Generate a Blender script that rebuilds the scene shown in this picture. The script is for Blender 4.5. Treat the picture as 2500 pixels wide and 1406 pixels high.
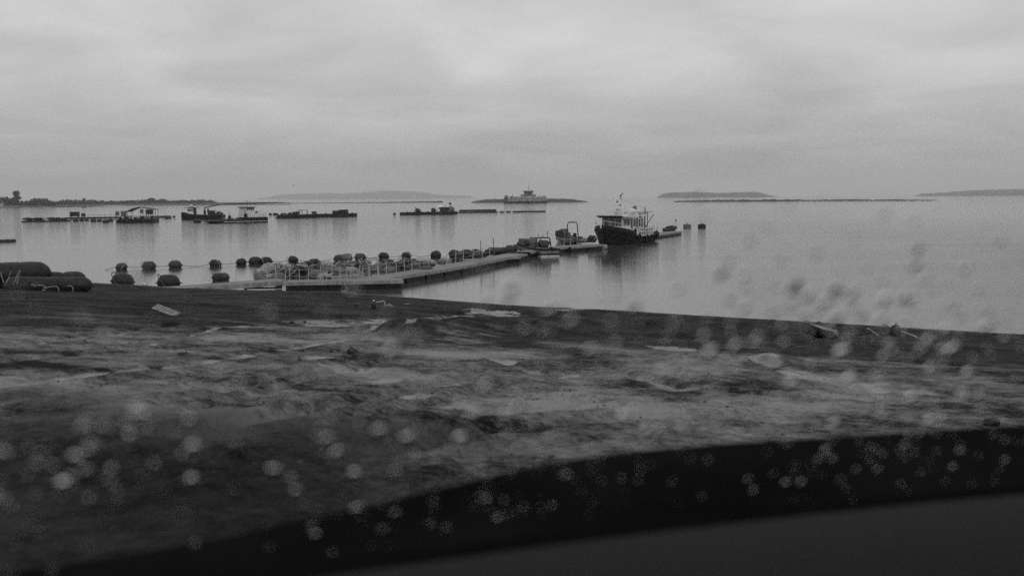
import bpy, math, random
import numpy as np
from mathutils import Vector, Matrix, noise

random.seed(11)
R = math.radians
sc = bpy.context.scene
for o in list(bpy.data.objects):
    bpy.data.objects.remove(o)

# ------------------------------------------------------------------ camera
F_PX, CX, CY = 2430.0, 1250.0, 703.0          # focal length and centre of the 2500 px wide photograph
CAM = Vector((0.0, 0.0, 6.0))
PITCH, ROLL = math.atan(221.0 / F_PX), -0.0060
cam_d = bpy.data.cameras.new('camera')
cam = bpy.data.objects.new('camera', cam_d)
sc.collection.objects.link(cam)
CROT = Matrix.Rotation(R(90) - PITCH, 3, 'X') @ Matrix.Rotation(ROLL, 3, 'Z')
cam.matrix_world = Matrix.Translation(CAM) @ CROT.to_4x4()
cam_d.sensor_width = 36.0
cam_d.lens = 36.0 * F_PX / 2500.0
cam_d.clip_start, cam_d.clip_end = 0.05, 40000.0
cam_d.dof.use_dof = True
cam_d.dof.focus_distance = 110.0
cam_d.dof.aperture_fstop = 2.7
sc.camera = cam

# ------------------------------------------------------------------ sky
SUN_EL, SUN_AZ = 42.0, 165.0                   # a dim veiled sun behind the camera
w = bpy.data.worlds.new('World'); sc.world = w; w.use_nodes = True
nt = w.node_tree; nt.nodes.clear()
N, L = nt.nodes.new, nt.links.new
out = N('ShaderNodeOutputWorld'); bg = N('ShaderNodeBackground'); bg.inputs[1].default_value = 0.1
sky = N('ShaderNodeTexSky'); sky.sky_type = 'NISHITA'; sky.sun_disc = False
sky.sun_elevation = R(SUN_EL); sky.sun_rotation = R(SUN_AZ); sky.dust_density = 4.0
bw = N('ShaderNodeRGBToBW'); L(sky.outputs[0], bw.inputs[0])
tc = N('ShaderNodeTexCoord'); sep = N('ShaderNodeSeparateXYZ'); L(tc.outputs['Generated'], sep.inputs[0])
# cloud deck: direction projected on a flat layer so that the clouds flatten towards the horizon
add = N('ShaderNodeMath'); add.operation = 'ADD'; add.inputs[1].default_value = 0.16; L(sep.outputs[2], add.inputs[0])
mx = N('ShaderNodeMath'); mx.operation = 'MAXIMUM'; mx.inputs[1].default_value = 0.16; L(add.outputs[0], mx.inputs[0])
dv = N('ShaderNodeVectorMath'); dv.operation = 'SCALE'
inv = N('ShaderNodeMath'); inv.operation = 'DIVIDE'; inv.inputs[0].default_value = 1.0; L(mx.outputs[0], inv.inputs[1])
L(tc.outputs['Generated'], dv.inputs[0]); L(inv.outputs[0], dv.inputs['Scale'])
nz = N('ShaderNodeTexNoise'); nz.inputs['Scale'].default_value = 1.5; nz.inputs['Detail'].default_value = 5.0
nz.inputs['Roughness'].default_value = 0.52; nz.inputs['Distortion'].default_value = 0.4
L(dv.outputs[0], nz.inputs['Vector'])
# brightness over elevation: an overcast dome, darker at the horizon
up = N('ShaderNodeMapRange'); up.inputs['From Min'].default_value = 0.0; up.inputs['From Max'].default_value = 0.15
up.inputs['To Min'].default_value = 3.45; up.inputs['To Max'].default_value = 5.5; up.interpolation_type = 'SMOOTHSTEP'
L(sep.outputs[2], up.inputs['Value'])
up2 = N('ShaderNodeMapRange'); up2.inputs['From Min'].default_value = 0.15; up2.inputs['From Max'].default_value = 1.0
up2.inputs['To Min'].default_value = 0.0; up2.inputs['To Max'].default_value = 1.6; L(sep.outputs[2], up2.inputs['Value'])
s1 = N('ShaderNodeMath'); s1.operation = 'ADD'; L(up.outputs[0], s1.inputs[0]); L(up2.outputs[0], s1.inputs[1])
cr = N('ShaderNodeMapRange'); cr.inputs['From Min'].default_value = 0.3; cr.inputs['From Max'].default_value = 0.7
cr.inputs['To Min'].default_value = 0.82; cr.inputs['To Max'].default_value = 1.15; L(nz.outputs[0], cr.inputs['Value'])
m1 = N('ShaderNodeMath'); m1.operation = 'MULTIPLY'; L(s1.outputs[0], m1.inputs[0]); L(cr.outputs[0], m1.inputs[1])
mixn = N('ShaderNodeMix'); mixn.data_type = 'FLOAT'; mixn.inputs[0].default_value = 0.92
L(bw.outputs[0], mixn.inputs[2]); L(m1.outputs[0], mixn.inputs[3])
L(mixn.outputs[0], bg.inputs[0]); L(bg.outputs[0], out.inputs[0])

# ------------------------------------------------------------------ sun (veiled by cloud) and exposure
sd = bpy.data.lights.new('sun', 'SUN'); sd.energy = 0.6; sd.angle = R(80); sd.color = (1, 1, 1)
so = bpy.data.objects.new('sun', sd); sc.collection.objects.link(so)
so.rotation_euler = (R(90 - SUN_EL), 0, R(180 - SUN_AZ))
so.rotation_euler = Vector((math.sin(R(SUN_AZ)) * math.cos(R(SUN_EL)), math.cos(R(SUN_AZ)) * math.cos(R(SUN_EL)), math.sin(R(SUN_EL)))).to_track_quat('Z', 'Y').to_euler()
vs = sc.view_settings
vs.view_transform = 'Standard'; vs.look = 'None'; vs.exposure = 0.3; vs.gamma = 1.0; vs.use_curve_mapping = False
sc.cycles.use_denoising = False
sc.cycles.use_adaptive_sampling = False
sc.cycles.sampling_pattern = 'TABULATED_SOBOL'
sc.cycles.max_bounces = 8
sc.cycles.transparent_max_bounces = 16

# ------------------------------------------------------------------ helpers
def ray(px, py):
    v = Vector(((px - CX) / F_PX, -(py - CY) / F_PX, -1.0))
    return CROT @ v
def at(px, py, z=0.0):                          # point where the sight line meets height z
    d = ray(px, py); return CAM + d * ((z - CAM.z) / d.z)
def atY(px, py, Y):                             # point on the sight line at depth Y
    d = ray(px, py); return CAM + d * (Y / d.y)

MATS = {}
def mat(name, v, rough=0.6, var=0.25, scale=3.0, bump=0.0, bscale=20.0, metal=0.0, spec=0.5, v2=None, thr=(0.35, 0.65), det=6.0):
    if name in MATS: return MATS[name]
    m = bpy.data.materials.new(name); m.use_nodes = True
    t = m.node_tree; b = t.nodes['Principled BSDF']
    b.inputs['Roughness'].default_value = rough; b.inputs['Metallic'].default_value = metal
    b.inputs['Specular IOR Level'].default_value = spec
    c = t.nodes.new('ShaderNodeTexCoord'); n = t.nodes.new('ShaderNodeTexNoise')
    n.inputs['Scale'].default_value = scale; n.inputs['Detail'].default_value = det; n.inputs['Roughness'].default_value = 0.6
    t.links.new(c.outputs['Object'], n.inputs['Vector'])
    r = t.nodes.new('ShaderNodeValToRGB')
    lo = v * (1 - var) if v2 is None else v2; hi = v * (1 + var) if v2 is None else v
    r.color_ramp.elements[0].position, r.color_ramp.elements[1].position = thr
    r.color_ramp.elements[0].color = (lo, lo, lo, 1); r.color_ramp.elements[1].color = (hi, hi, hi, 1)
    t.links.new(n.outputs[0], r.inputs[0]); t.links.new(r.outputs[0], b.inputs['Base Color'])
    if bump:
        n2 = t.nodes.new('ShaderNodeTexNoise'); n2.inputs['Scale'].default_value = bscale; n2.inputs['Detail'].default_value = 5
        t.links.new(c.outputs['Object'], n2.inputs['Vector'])
        bp = t.nodes.new('ShaderNodeBump'); bp.inputs['Strength'].default_value = bump; bp.inputs['Distance'].default_value = 0.05
        t.links.new(n2.outputs[0], bp.inputs['Height']); t.links.new(bp.outputs[0], b.inputs['Normal'])
    MATS[name] = m
    return m

class MB:
    def __init__(s): s.v = []; s.f = []
    def add(s, vs, fs, M=None):
        k = len(s.v)
        s.v += [tuple(M @ Vector(p)) if M is not None else tuple(p) for p in vs]
        s.f += [tuple(i + k for i in q) for q in fs]; return s
    def box(s, c, d, M=None, taper=1.0):
        x, y, z = d[0] / 2, d[1] / 2, d[2] / 2; t = taper
        vs = [(-x, -y, -z), (x, -y, -z), (x, y, -z), (-x, y, -z), (-x * t, -y * t, z), (x * t, -y * t, z), (x * t, y * t, z), (-x * t, y * t, z)]
        T = Matrix.Translation(c)
        if M is not None: T = T @ M.to_4x4()
        return s.add(vs, [(3, 2, 1, 0), (4, 5, 6, 7), (0, 1, 5, 4), (1, 2, 6, 5), (2, 3, 7, 6), (3, 0, 4, 7)], T)
    def tube(s, pts, r, n=6, r2=None, closed=False):
        pts = [Vector(p) for p in pts]; m = len(pts); rings = []
        for i, p in enumerate(pts):
            if closed: d = pts[(i + 1) % m] - pts[i - 1]
            else: d = pts[min(i + 1, m - 1)] - pts[max(i - 1, 0)]
            d = d.normalized() if d.length > 1e-9 else Vector((0, 0, 1))
            a = d.orthogonal().normalized() if abs(d.z) > 0.95 else d.cross(Vector((0, 0, 1))).normalized()
            b = d.cross(a)
            rr = r if r2 is None else r + (r2 - r) * i / (m - 1)
            rings.append([p + (a * math.cos(2 * math.pi * k / n) + b * math.sin(2 * math.pi * k / n)) * rr for k in range(n)])
        vs = [q for g in rings for q in g]; fs = []
        for i in range(m if closed else m - 1):
            j = (i + 1) % m
            fs += [(i * n + k, i * n + (k + 1) % n, j * n + (k + 1) % n, j * n + k) for k in range(n)]
        if not closed: fs += [tuple(range(n - 1, -1, -1)), tuple((m - 1) * n + k for k in range(n))]
        return s.add(vs, fs)
    def lathe(s, prof, n=16, M=None):            # prof: (x along axis, radius)
        vs = []; fs = []
        for x, r in prof: vs += [(x, r * math.cos(2 * math.pi * k / n), r * math.sin(2 * math.pi * k / n)) for k in range(n)]
        for i in range(len(prof) - 1): fs += [(i * n + k, i * n + (k + 1) % n, (i + 1) * n + (k + 1) % n, (i + 1) * n + k) for k in range(n)]
        fs += [tuple(range(n - 1, -1, -1)), tuple((len(prof) - 1) * n + k for k in range(n))]
        return s.add(vs, fs, M)
    def prism(s, poly, y0, y1):                  # poly in (x, z), extruded along y
        n = len(poly); vs = [(x, y0, z) for x, z in poly] + [(x, y1, z) for x, z in poly]
        fs = [tuple(range(n)), tuple(range(2 * n - 1, n - 1, -1))] + [(i + n, (i + 1) % n + n, (i + 1) % n, i) for i in range(n)]
        return s.add(vs, fs)
    def loft(s, rings):                          # open rings of equal length, capped
        n = len(rings[0]); vs = [p for g in rings for p in g]; fs = []
        for i in range(len(rings) - 1): fs += [(i * n + k, i * n + (k + 1) % n, (i + 1) * n + (k + 1) % n, (i + 1) * n + k) for k in range(n)]
        fs += [tuple(range(n - 1, -1, -1)), tuple((len(rings) - 1) * n + k for k in range(n))]
        return s.add(vs, fs)
    def blob(s, c, r, seed=0, sub=2, amp=0.3):
        import bmesh
        b = bmesh.new(); bmesh.ops.create_icosphere(b, subdivisions=sub, radius=1.0)
        vs = []
        for v in b.verts:
            k = 1 + amp * noise.noise(v.co * 1.3 + Vector((seed * 7.3, seed * 1.9, 3.1))) + amp * .4 * noise.noise(v.co * 3.1 + Vector((seed, 5, 1)))
            vs.append((c[0] + v.co.x * r[0] * k, c[1] + v.co.y * r[1] * k, c[2] + v.co.z * r[2] * k))
        fs = [tuple(v.index for v in f.verts) for f in b.faces]; b.free()
        return s.add(vs, fs)
    def mesh(s, name, m, smooth=False):
        me = bpy.data.meshes.new(name); me.from_pydata([tuple(p) for p in s.v], [], s.f); me.update()
        if m: me.materials.append(m)
        if smooth:
            me.polygons.foreach_set('use_smooth', [True] * len(me.polygons))
            try: me.set_sharp_from_angle(angle=R(40))
            except Exception: pass
        return me
    def build(s, name, m, parent=None, smooth=False, label=None):
        return link(name, s.mesh(name, m, smooth), parent, label)

def link(name, data, parent=None, label=None):
    o = bpy.data.objects.new(name, data); sc.collection.objects.link(o)
    if parent: o.parent = parent
    if label: o['label'] = label
    return o
def tag(o, label, cat, group=None, kind=None):
    if label: o['label'] = label
    if cat: o['category'] = cat
    if group: o['group'] = group
    if kind: o['kind'] = kind
    return o
def thing(name, label, cat, loc=(0, 0, 0), rz=0.0, group=None, rx=0.0, ry=0.0):
    o = bpy.data.objects.new(name, None); sc.collection.objects.link(o)
    o.location = loc; o.rotation_euler = (rx, ry, rz); o.empty_display_size = 0.2
    return tag(o, label, cat, group)
def copy_tree(o, parent=None):
    c = o.copy(); sc.collection.objects.link(c); c.parent = parent
    for ch in list(o.children):
        copy_tree(ch, c)
    return c
def structure(o): o['kind'] = 'structure'; return o

# ------------------------------------------------------------------ materials
M_black = mat('black_plastic', 0.009, 0.5, 0.5, 6, 0.3, 30, spec=0.25)
M_dgrey = mat('dark_grey_plastic', 0.026, 0.5, 0.4, 5, 0.3, 30, spec=0.3)
M_grey = mat('grey_plastic', 0.085, 0.55, 0.45, 4, 0.3, 25, spec=0.3)
M_pale = mat('pale_weathered_plastic', 0.3, 0.55, 0.3, 3, 0.3, 25, v2=0.1)
M_white = mat('weathered_white_paint', 0.6, 0.45, 0.2, 2.0, v2=0.26, thr=(0.3, 0.55))
M_hull = mat('dark_hull_paint', 0.008, 0.45, 0.6, 1.5, 0.2, 12, spec=0.15)
M_rub = mat('black_rubber', 0.008, 0.7, 0.3, 8, spec=0.2)
M_steel = mat('painted_steel', 0.08, 0.45, 0.4, 3, 0.15, 20)
M_dsteel = mat('dark_steel', 0.014, 0.5, 0.5, 3, 0.15, 20, spec=0.25)
M_galv = mat('galvanised_steel', 0.4, 0.45, 0.2, 8, metal=0.3)
M_wood = mat('weathered_deck_wood', 0.27, 0.75, 0.35, 2.5, 0.5, 18, v2=0.13)
M_dwood = mat('wet_dark_timber', 0.016, 0.6, 0.5, 2.0, 0.5, 14, spec=0.25)
M_rope = mat('pale_rope', 0.28, 0.8, 0.2, 30)
M_drope = mat('dark_rope', 0.06, 0.8, 0.3, 30)
M_glass = mat('dark_window_glass', 0.012, 0.12, 0.2, 1)
M_net = mat('bundled_net', 0.03, 0.9, 0.6, 9, 1.0, 14)
M_tarp = mat('grey_tarpaulin', 0.05, 0.6, 0.4, 1.2, 0.3, 5)
M_rock = mat('wet_stone', 0.018, 0.5, 0.6, 6, 0.6, 12, spec=0.25)
M_leaf = mat('dark_foliage', 0.025, 0.8, 0.5, 0.25)
M_bark = mat('bark', 0.05, 0.9, 0.4, 2)
M_hill = mat('far_forest', 0.035, 0.95, 0.5, 0.01, det=10)
M_cliff = mat('cliff_and_scrub', 0.03, 0.95, 0.6, 0.02, det=10)
M_land = mat('tidal_flat', 0.03, 0.9, 0.5, 0.05, det=10)
M_feather = mat('white_feathers', 0.75, 0.7, 0.1, 5)
M_gwing = mat('grey_feathers', 0.08, 0.7, 0.2, 5)

# ------------------------------------------------------------------ ground of the beach
shore_px = [(-400, 668), (-100, 678), (120, 686), (250, 692), (420, 701), (620, 710), (850, 715), (1000, 727), (1250, 745), (1500, 758), (1750, 773), (2000, 788), (2250, 802), (2500, 815), (2900, 838)]
sh = sorted(((p.x, p.y) for p in (at(a, b) for a, b in shore_px)))
SHX = np.array([-400.0] + [a for a, b in sh] + [400.0]); SHY = np.array([sh[0][1] + 60] + [b for a, b in sh] + [sh[-1][1] - 60])
def shore_y(x): return np.interp(x, SHX, SHY)
def ground_base(x, y):
    d = shore_y(x) - y
    prof = np.interp(d, [-60, -8, 0, 3, 7, 14, 24, 36, 50, 70, 300], [-4.5, -0.8, 0.0, 0.34, 0.62, 1.2, 2.1, 3.2, 4.4, 4.62, 5.4])
    return prof
def gz0(x, y): return float(ground_base(np.array([x]), np.array([y]))[0])
def ground_at(px, py):                           # sight line against the smooth beach
    d = ray(px, py); t = 2.0
    for _ in range(4000):
        p = CAM + d * t
        if p.z <= gz0(p.x, p.y): break
        t += 0.02 + 0.002 * t
    return p

# wheel tracks, gullies and puddles: where they lie on the beach
TRACKS = [  # polyline in photograph pixels, half width (m), depth (m), wetness
    ([(-60, 960), (60, 935), (200, 915), (380, 898), (520, 878), (640, 858), (760, 842), (960, 818)], 0.13, 0.035, 0.85),
    ([(-60, 1000), (100, 968), (260, 935), (420, 915), (560, 902)], 0.12, 0.03, 0.35),
    ([(320, 850), (430, 826), (530, 802)], 0.1, 0.05, 0.8),
    ([(60, 838), (230, 818), (330, 806), (420, 795)], 0.12, 0.05, 0.6),
    ([(560, 800), (700, 796), (900, 786), (1100, 772), (1260, 770)], 0.3, 0.03, 0.75),
    ([(880, 815), (1000, 790), (1110, 770), (1200, 762)], 0.16, 0.06, 0.8),
    ([(1000, 812), (1040, 800), (1065, 794)], 0.12, 0.05, 1.0),
    ([(470, 1070), (620, 1030), (760, 1000), (900, 985)], 0.16, 0.05, 0.35),
    ([(860, 905), (960, 880), (1060, 905), (1010, 940)], 0.14, 0.03, 0.5),
    ([(1180, 868), (1260, 890), (1340, 918), (1460, 930)], 0.14, 0.04, 0.75),
    ([(1540, 905), (1600, 935), (1700, 952), (1860, 960)], 0.16, 0.04, 0.8),
    ([(1600, 848), (1700, 858), (1760, 866), (1880, 890), (2000, 912), (2200, 935), (2500, 950)], 0.16, 0.05, 0.8),
    ([(1900, 870), (2100, 885), (2300, 898), (2560, 915)], 0.14, 0.05, 0.55),
    ([(2080, 960), (2180, 945), (2300, 965), (2520, 985)], 0.2, 0.05, 0.5),
    ([(560, 1230), (760, 1150), (980, 1090), (1160, 1060), (1300, 1052)], 0.2, 0.07, 0.15),
    ([(980, 1085), (1200, 1050), (1500, 1020), (1800, 1015)], 0.18, 0.06, 0.1),
    ([(600, 1150), (900, 1050), (1200, 1010), (1500, 990)], 0.16, 0.05, 0.2),
    ([(1300, 760), (1500, 757), (1700, 764), (1900, 772)], 0.5, 0.02, 0.9),
    ([(-60, 890), (150, 868), (330, 845), (480, 832), (640, 822)], 0.1, 0.04, 0.3),
    ([(380, 990), (560, 950), (720, 905), (860, 870)], 0.1, 0.04, 0.3), ([(420, 1010), (600, 968), (760, 920), (900, 884)], 0.1, 0.04, 0.3),
    ([(120, 1100), (420, 1050), (700, 1010), (1000, 950), (1180, 900)], 0.11, 0.05, 0.25), ([(150, 1150), (460, 1090), (760, 1045), (1060, 980), (1260, 925)], 0.11, 0.05, 0.25),
    ([(1250, 1000), (1500, 975), (1760, 985), (2050, 1010)], 0.11, 0.05, 0.25), ([(1300, 960), (1520, 945), (1780, 955), (2080, 975), (2400, 1000)], 0.11, 0.05, 0.3),
    ([(1450, 880), (1560, 915), (1660, 940)], 0.09, 0.05, 0.4), ([(1560, 830), (1760, 842), (2000, 850), (2300, 850)], 0.1, 0.05, 0.4),
    ([(900, 748), (1000, 742), (1100, 744)], 0.2, 0.02, 0.5),
]
PUDDLES = [  # centre px, half width px, half height px
    (1862, 887, 34, 7), (1085, 934, 52, 10), (940, 925, 60, 9), (1000, 785, 85, 8), (1670, 950, 48, 6), (880, 900, 55, 10),
    (1650, 850, 36, 4), (1390, 915, 45, 5), (1200, 765, 60, 4), (800, 793, 60, 4), (1960, 915, 40, 8), (820, 880, 50, 6),
    (1240, 880, 30, 4), (980, 965, 60, 12), (1100, 990, 60, 10), (760, 870, 60, 5), (2200, 950, 60, 8),
]
RIDGES = [  # low banks of dug sand: polyline px, half width, height
    ([(1010, 812), (1150, 805), (1330, 800), (1500, 803), (1660, 815), (1800, 822)], 0.9, 0.26),
    ([(1110, 765), (1200, 762), (1330, 766), (1460, 768)], 0.6, 0.14),
    ([(230, 782), (400, 786), (560, 784), (660, 776)], 0.8, 0.07),
    ([(1700, 880), (1820, 885), (1900, 880)], 0.5, 0.14),
    ([(2050, 860), (2250, 862), (2520, 872)], 0.8, 0.16),
]
nx, ny = 420, 400
sx = np.linspace(-1, 1, nx); GX = 13 * sx + 55 * sx ** 5 + 30 * sx ** 9
ys = np.concatenate([np.linspace(-60, 2.6, 24), 3.0 * np.exp(np.linspace(0, math.log(110 / 3.0), ny - 24))])
XX, YY = np.meshgrid(GX, ys)
ZZ = ground_base(XX, YY)
def seg_dist(pts):
    best = np.full(XX.shape, 1e9)
    for (ax, ay), (bx, by) in zip(pts[:-1], pts[1:]):
        dx, dy = bx - ax, by - ay; l2 = dx * dx + dy * dy + 1e-9
        t = np.clip(((XX - ax) * dx + (YY - ay) * dy) / l2, 0, 1)
        best = np.minimum(best, np.hypot(XX - ax - t * dx, YY - ay - t * dy))
    return best
n_lo = np.zeros(XX.shape); n_mid = np.zeros(XX.shape); n_hi = np.zeros(XX.shape); n_vh = np.zeros(XX.shape)
for i in range(XX.shape[0]):
    for j in range(XX.shape[1]):
        x, y = XX[i, j], YY[i, j]
        n_lo[i, j] = noise.noise((x * 0.16, y * 0.2, 1.7)); n_mid[i, j] = noise.noise((x * 0.55, y * 0.75, 5.2)); n_hi[i, j] = noise.noise((x * 2.1, y * 2.6, 9.1)); n_vh[i, j] = noise.noise((x * 5.3, y * 5.9, 3.3))
fade = np.clip((shore_y(XX) - YY) / 9.0, 0.3, 1.0)
ZZ = ZZ + fade * (0.03 * n_lo + 0.014 * n_mid + 0.015 * n_hi + 0.014 * n_vh)
wet = np.zeros(XX.shape)
def to_ground(pl):
    return [(p.x, p.y) for p in (ground_at(a, b) for a, b in pl)]
for pl, hw, hgt in RIDGES:
    d = seg_dist(to_ground(pl)); ZZ += hgt * np.exp(-(d / hw) ** 2) * (0.6 + 0.7 * np.clip(n_mid + 0.4 * n_hi + .3, 0, 1.3))
for pl, hw, dep, we in TRACKS:
    d = seg_dist(to_ground(pl)) + 0.25 * hw * n_hi + 0.6 * hw * n_mid
    ZZ -= .8 * dep * np.exp(-(d / hw) ** 4); ZZ += 0.35 * dep * np.exp(-((d - 1.9 * hw) / (0.6 * hw)) ** 2)
    wet = np.maximum(wet, we * np.exp(-(d / (hw * 1.05)) ** 4) * np.clip(0.75 + 0.9 * n_mid + .5 * n_hi, 0, 1.1))
field = np.zeros(XX.shape)
for px, py, hwx, hwy in PUDDLES:
    c = ground_at(px, py); e = ground_at(px + hwx, py); t = ground_at(px, py - hwy); b = ground_at(px, py + hwy)
    ry_ = max((t.y - b.y) / 2, 0.2) * 1.6; rx_ = (e.x - c.x) * 1.4
    field = np.maximum(field, np.exp(-((XX - c.x) / rx_) ** 2 - ((YY - c.y) / ry_) ** 2))
fb = 0.55 * n_mid + 0.4 * n_hi + 0.25 * n_vh + 0.4 * n_lo
k = np.clip((field * 0.85 + fb * 0.75 - 0.28) * 2.6, 0, 1); k = k * k * (3 - 2 * k); k[field < 0.06] *= 0.0
wet = np.maximum(wet, 0.8 * k * np.clip(field * 4, 0, 1)); wet = np.maximum(wet, np.clip((fb - .16) * 1.3, 0, .45) * np.clip((shore_y(XX) - YY - 24) / 8, 0, 1) * np.clip((YY - 5) / 6, 0, 1)); ZZ -= 0.03 * k * np.clip(field * 4, 0, 1)
# the strip that the tide has just left
tide = np.clip(1.0 - np.abs((shore_y(XX) - YY) - 2.2 + 1.2 * n_lo + .5 * n_mid) / 3.2, 0, 1); wet = np.maximum(wet, 0.66 * tide)
me = bpy.data.meshes.new('beach')
r_, c_ = XX.shape
verts = np.stack([XX, YY, ZZ], -1).reshape(-1, 3)
ii, jj = np.meshgrid(np.arange(r_ - 1), np.arange(c_ - 1), indexing='ij'); a = (ii * c_ + jj).ravel()
faces = np.stack([a, a + 1, a + c_ + 1, a + c_], -1)
me.from_pydata(verts.tolist(), [], faces.tolist()); me.update()
# black sand along the shore, plus a lens vignette painted into the near left ground
dsh = shore_y(XX) - YY
bl_ = sorted(((p.x, p.y) for p in (ground_at(a, b) for a, b in [(-100, 806), (300, 806), (600, 796), (850, 778), (1000, 806), (1150, 838), (1500, 850), (1800, 868), (2100, 896), (2600, 905)])))
yb_ = np.interp(XX, [a for a, b in bl_], [b for a, b in bl_])
blk = np.clip((YY - yb_ + 7 * n_lo + 4 * n_mid + 2 * n_hi) / 5.0 + .5, 0, .95)
pb = ground_at(140, 1250); blk = np.maximum(blk, np.clip(1.5 - np.hypot((XX - pb.x) / 2.6, (YY - pb.y) / 2.6) + .5 * n_mid + .4 * n_lo, 0, 1))  # vignette of the lower left corner, painted as a darker ground colour
a2_ = me.attributes.new('blacksand_vignette', 'FLOAT', 'POINT'); a2_.data.foreach_set('value', blk.ravel().astype(np.float32))
at_ = me.attributes.new('wet', 'FLOAT', 'POINT'); at_.data.foreach_set('value', wet.ravel().astype(np.float32))
me.polygons.foreach_set('use_smooth', [True] * len(me.polygons))
def gz(x, y):                                    # height of the built beach
    j = min(max(int(np.searchsorted(GX, x)) - 1, 0), c_ - 2); i = min(max(int(np.searchsorted(ys, y)) - 1, 0), r_ - 2)
    u = (x - GX[j]) / (GX[j + 1] - GX[j]); v = (y - ys[i]) / (ys[i + 1] - ys[i])
    return float(ZZ[i, j] * (1 - u) * (1 - v) + ZZ[i, j + 1] * u * (1 - v) + ZZ[i + 1, j] * (1 - u) * v + ZZ[i + 1, j + 1] * u * v)
def on_ground(px, py):
    p = ground_at(px, py); return Vector((p.x, p.y, gz(p.x, p.y)))

m = bpy.data.materials.new('wet_beach_mud'); m.use_nodes = True; t = m.node_tree; b = t.nodes['Principled BSDF']
def nn(kind, **k):
    n = t.nodes.new(kind)
    for a_, v_ in k.items(): n.inputs[a_].default_value = v_
    return n
co = nn('ShaderNodeTexCoord'); wa0 = nn('ShaderNodeAttribute'); wa0.attribute_name = 'wet'
na = nn('ShaderNodeTexNoise', Scale=0.5, Detail=8.0, Roughness=0.58); nb = nn('ShaderNodeTexNoise', Scale=3.2, Detail=8.0, Roughness=0.7); ncg = nn('ShaderNodeTexNoise', Scale=38.0, Detail=4.0, Roughness=0.7)
mp = nn('ShaderNodeMapping'); mp.inputs['Scale'].default_value = (0.95, 0.95, 1.0); t.links.new(co.outputs['Object'], mp.inputs[0])
for q in (na, nb, ncg): t.links.new(mp.outputs[0], q.inputs['Vector'])
def mathn(op, x, y=None):
    n = t.nodes.new('ShaderNodeMath'); n.operation = op
    for i, v_ in enumerate((x, y)):
        if v_ is None: continue
        if isinstance(v_, (int, float)): n.inputs[i].default_value = v_
        else: t.links.new(v_, n.inputs[i])
    return n.outputs[0]
wm = nn('ShaderNodeMapRange'); wm.interpolation_type = 'SMOOTHSTEP'; wm.inputs['From Min'].default_value = 0.22; wm.inputs['From Max'].default_value = 0.72
t.links.new(mathn('ADD', wa0.outputs['Fac'], mathn('MULTIPLY', mathn('ADD', mathn('MULTIPLY', mathn('SUBTRACT', nb.outputs[0], 0.5), 1.0), mathn('MULTIPLY', mathn('SUBTRACT', ncg.outputs[0], 0.5), 0.5)), mathn('ADD', wa0.outputs['Fac'], 0.08))), wm.inputs['Value'])
WET = wm.outputs[0]
nd = nn('ShaderNodeTexNoise', Scale=11.0, Detail=6.0, Roughness=0.75); t.links.new(mp.outputs[0], nd.inputs['Vector'])
mixv = mathn('ADD', mathn('ADD', mathn('MULTIPLY', na.outputs[0], 0.44), mathn('MULTIPLY', nd.outputs[0], 0.24)), mathn('ADD', mathn('MULTIPLY', nb.outputs[0], 0.22), mathn('MULTIPLY', ncg.outputs[0], 0.12)))
rp = nn('ShaderNodeValToRGB'); rp.color_ramp.elements[0].position = 0.45; rp.color_ramp.elements[1].position = 0.58
rp.color_ramp.elements[0].color = (0.011, 0.011, 0.011, 1); rp.color_ramp.elements[1].color = (0.25, 0.25, 0.25, 1)
t.links.new(mixv, rp.inputs[0])
rp2 = nn('ShaderNodeValToRGB'); rp2.color_ramp.elements[0].position = 0.45; rp2.color_ramp.elements[1].position = 0.6
rp2.color_ramp.elements[0].color = (0.003, 0.003, 0.003, 1); rp2.color_ramp.elements[1].color = (0.036, 0.036, 0.036, 1); t.links.new(mixv, rp2.inputs[0])
ba = nn('ShaderNodeAttribute'); ba.attribute_name = 'blacksand_vignette'
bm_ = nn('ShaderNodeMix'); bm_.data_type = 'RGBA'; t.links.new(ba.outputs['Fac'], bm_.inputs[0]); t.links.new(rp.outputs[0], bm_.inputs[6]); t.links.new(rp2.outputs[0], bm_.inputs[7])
dk = nn('ShaderNodeMix'); dk.data_type = 'RGBA'; dk.inputs[7].default_value = (0.03, 0.03, 0.03, 1)
t.links.new(WET, dk.inputs[0]); t.links.new(bm_.outputs[2], dk.inputs[6]); t.links.new(dk.outputs[2], b.inputs['Base Color'])
wetn = mathn('MULTIPLY', WET, 1.0)
rg = nn('ShaderNodeMapRange'); rg.inputs['From Min'].default_value = 0.0; rg.inputs['From Max'].default_value = 0.8; rg.inputs['To Min'].default_value = 0.75; rg.inputs['To Max'].default_value = 0.2
t.links.new(mathn('ADD', wetn, mathn('MULTIPLY', mathn('SUBTRACT', nb.outputs[0], 0.5), 0.5)), rg.inputs['Value']); t.links.new(rg.outputs[0], b.inputs['Roughness'])
bp = nn('ShaderNodeBump', Distance=0.13); hgt = mathn('ADD', mathn('MULTIPLY', nb.outputs[0], 0.28), mathn('ADD', mathn('MULTIPLY', ncg.outputs[0], 0.25), mathn('MULTIPLY', nd.outputs[0], 0.3)))
st = nn('ShaderNodeMapRange'); st.inputs['To Min'].default_value = 0.9; st.inputs['To Max'].default_value = 0.03; t.links.new(WET, st.inputs['Value'])
t.links.new(st.outputs[0], bp.inputs['Strength']); t.links.new(hgt, bp.inputs['Height']); t.links.new(bp.outputs[0], b.inputs['Normal'])
spn = nn('ShaderNodeMapRange'); spn.inputs['To Min'].default_value = 0.03; spn.inputs['To Max'].default_value = 0.26; t.links.new(WET, spn.inputs['Value']); t.links.new(spn.outputs[0], b.inputs['Specular IOR Level'])
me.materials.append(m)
structure(link('beach', me))

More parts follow.
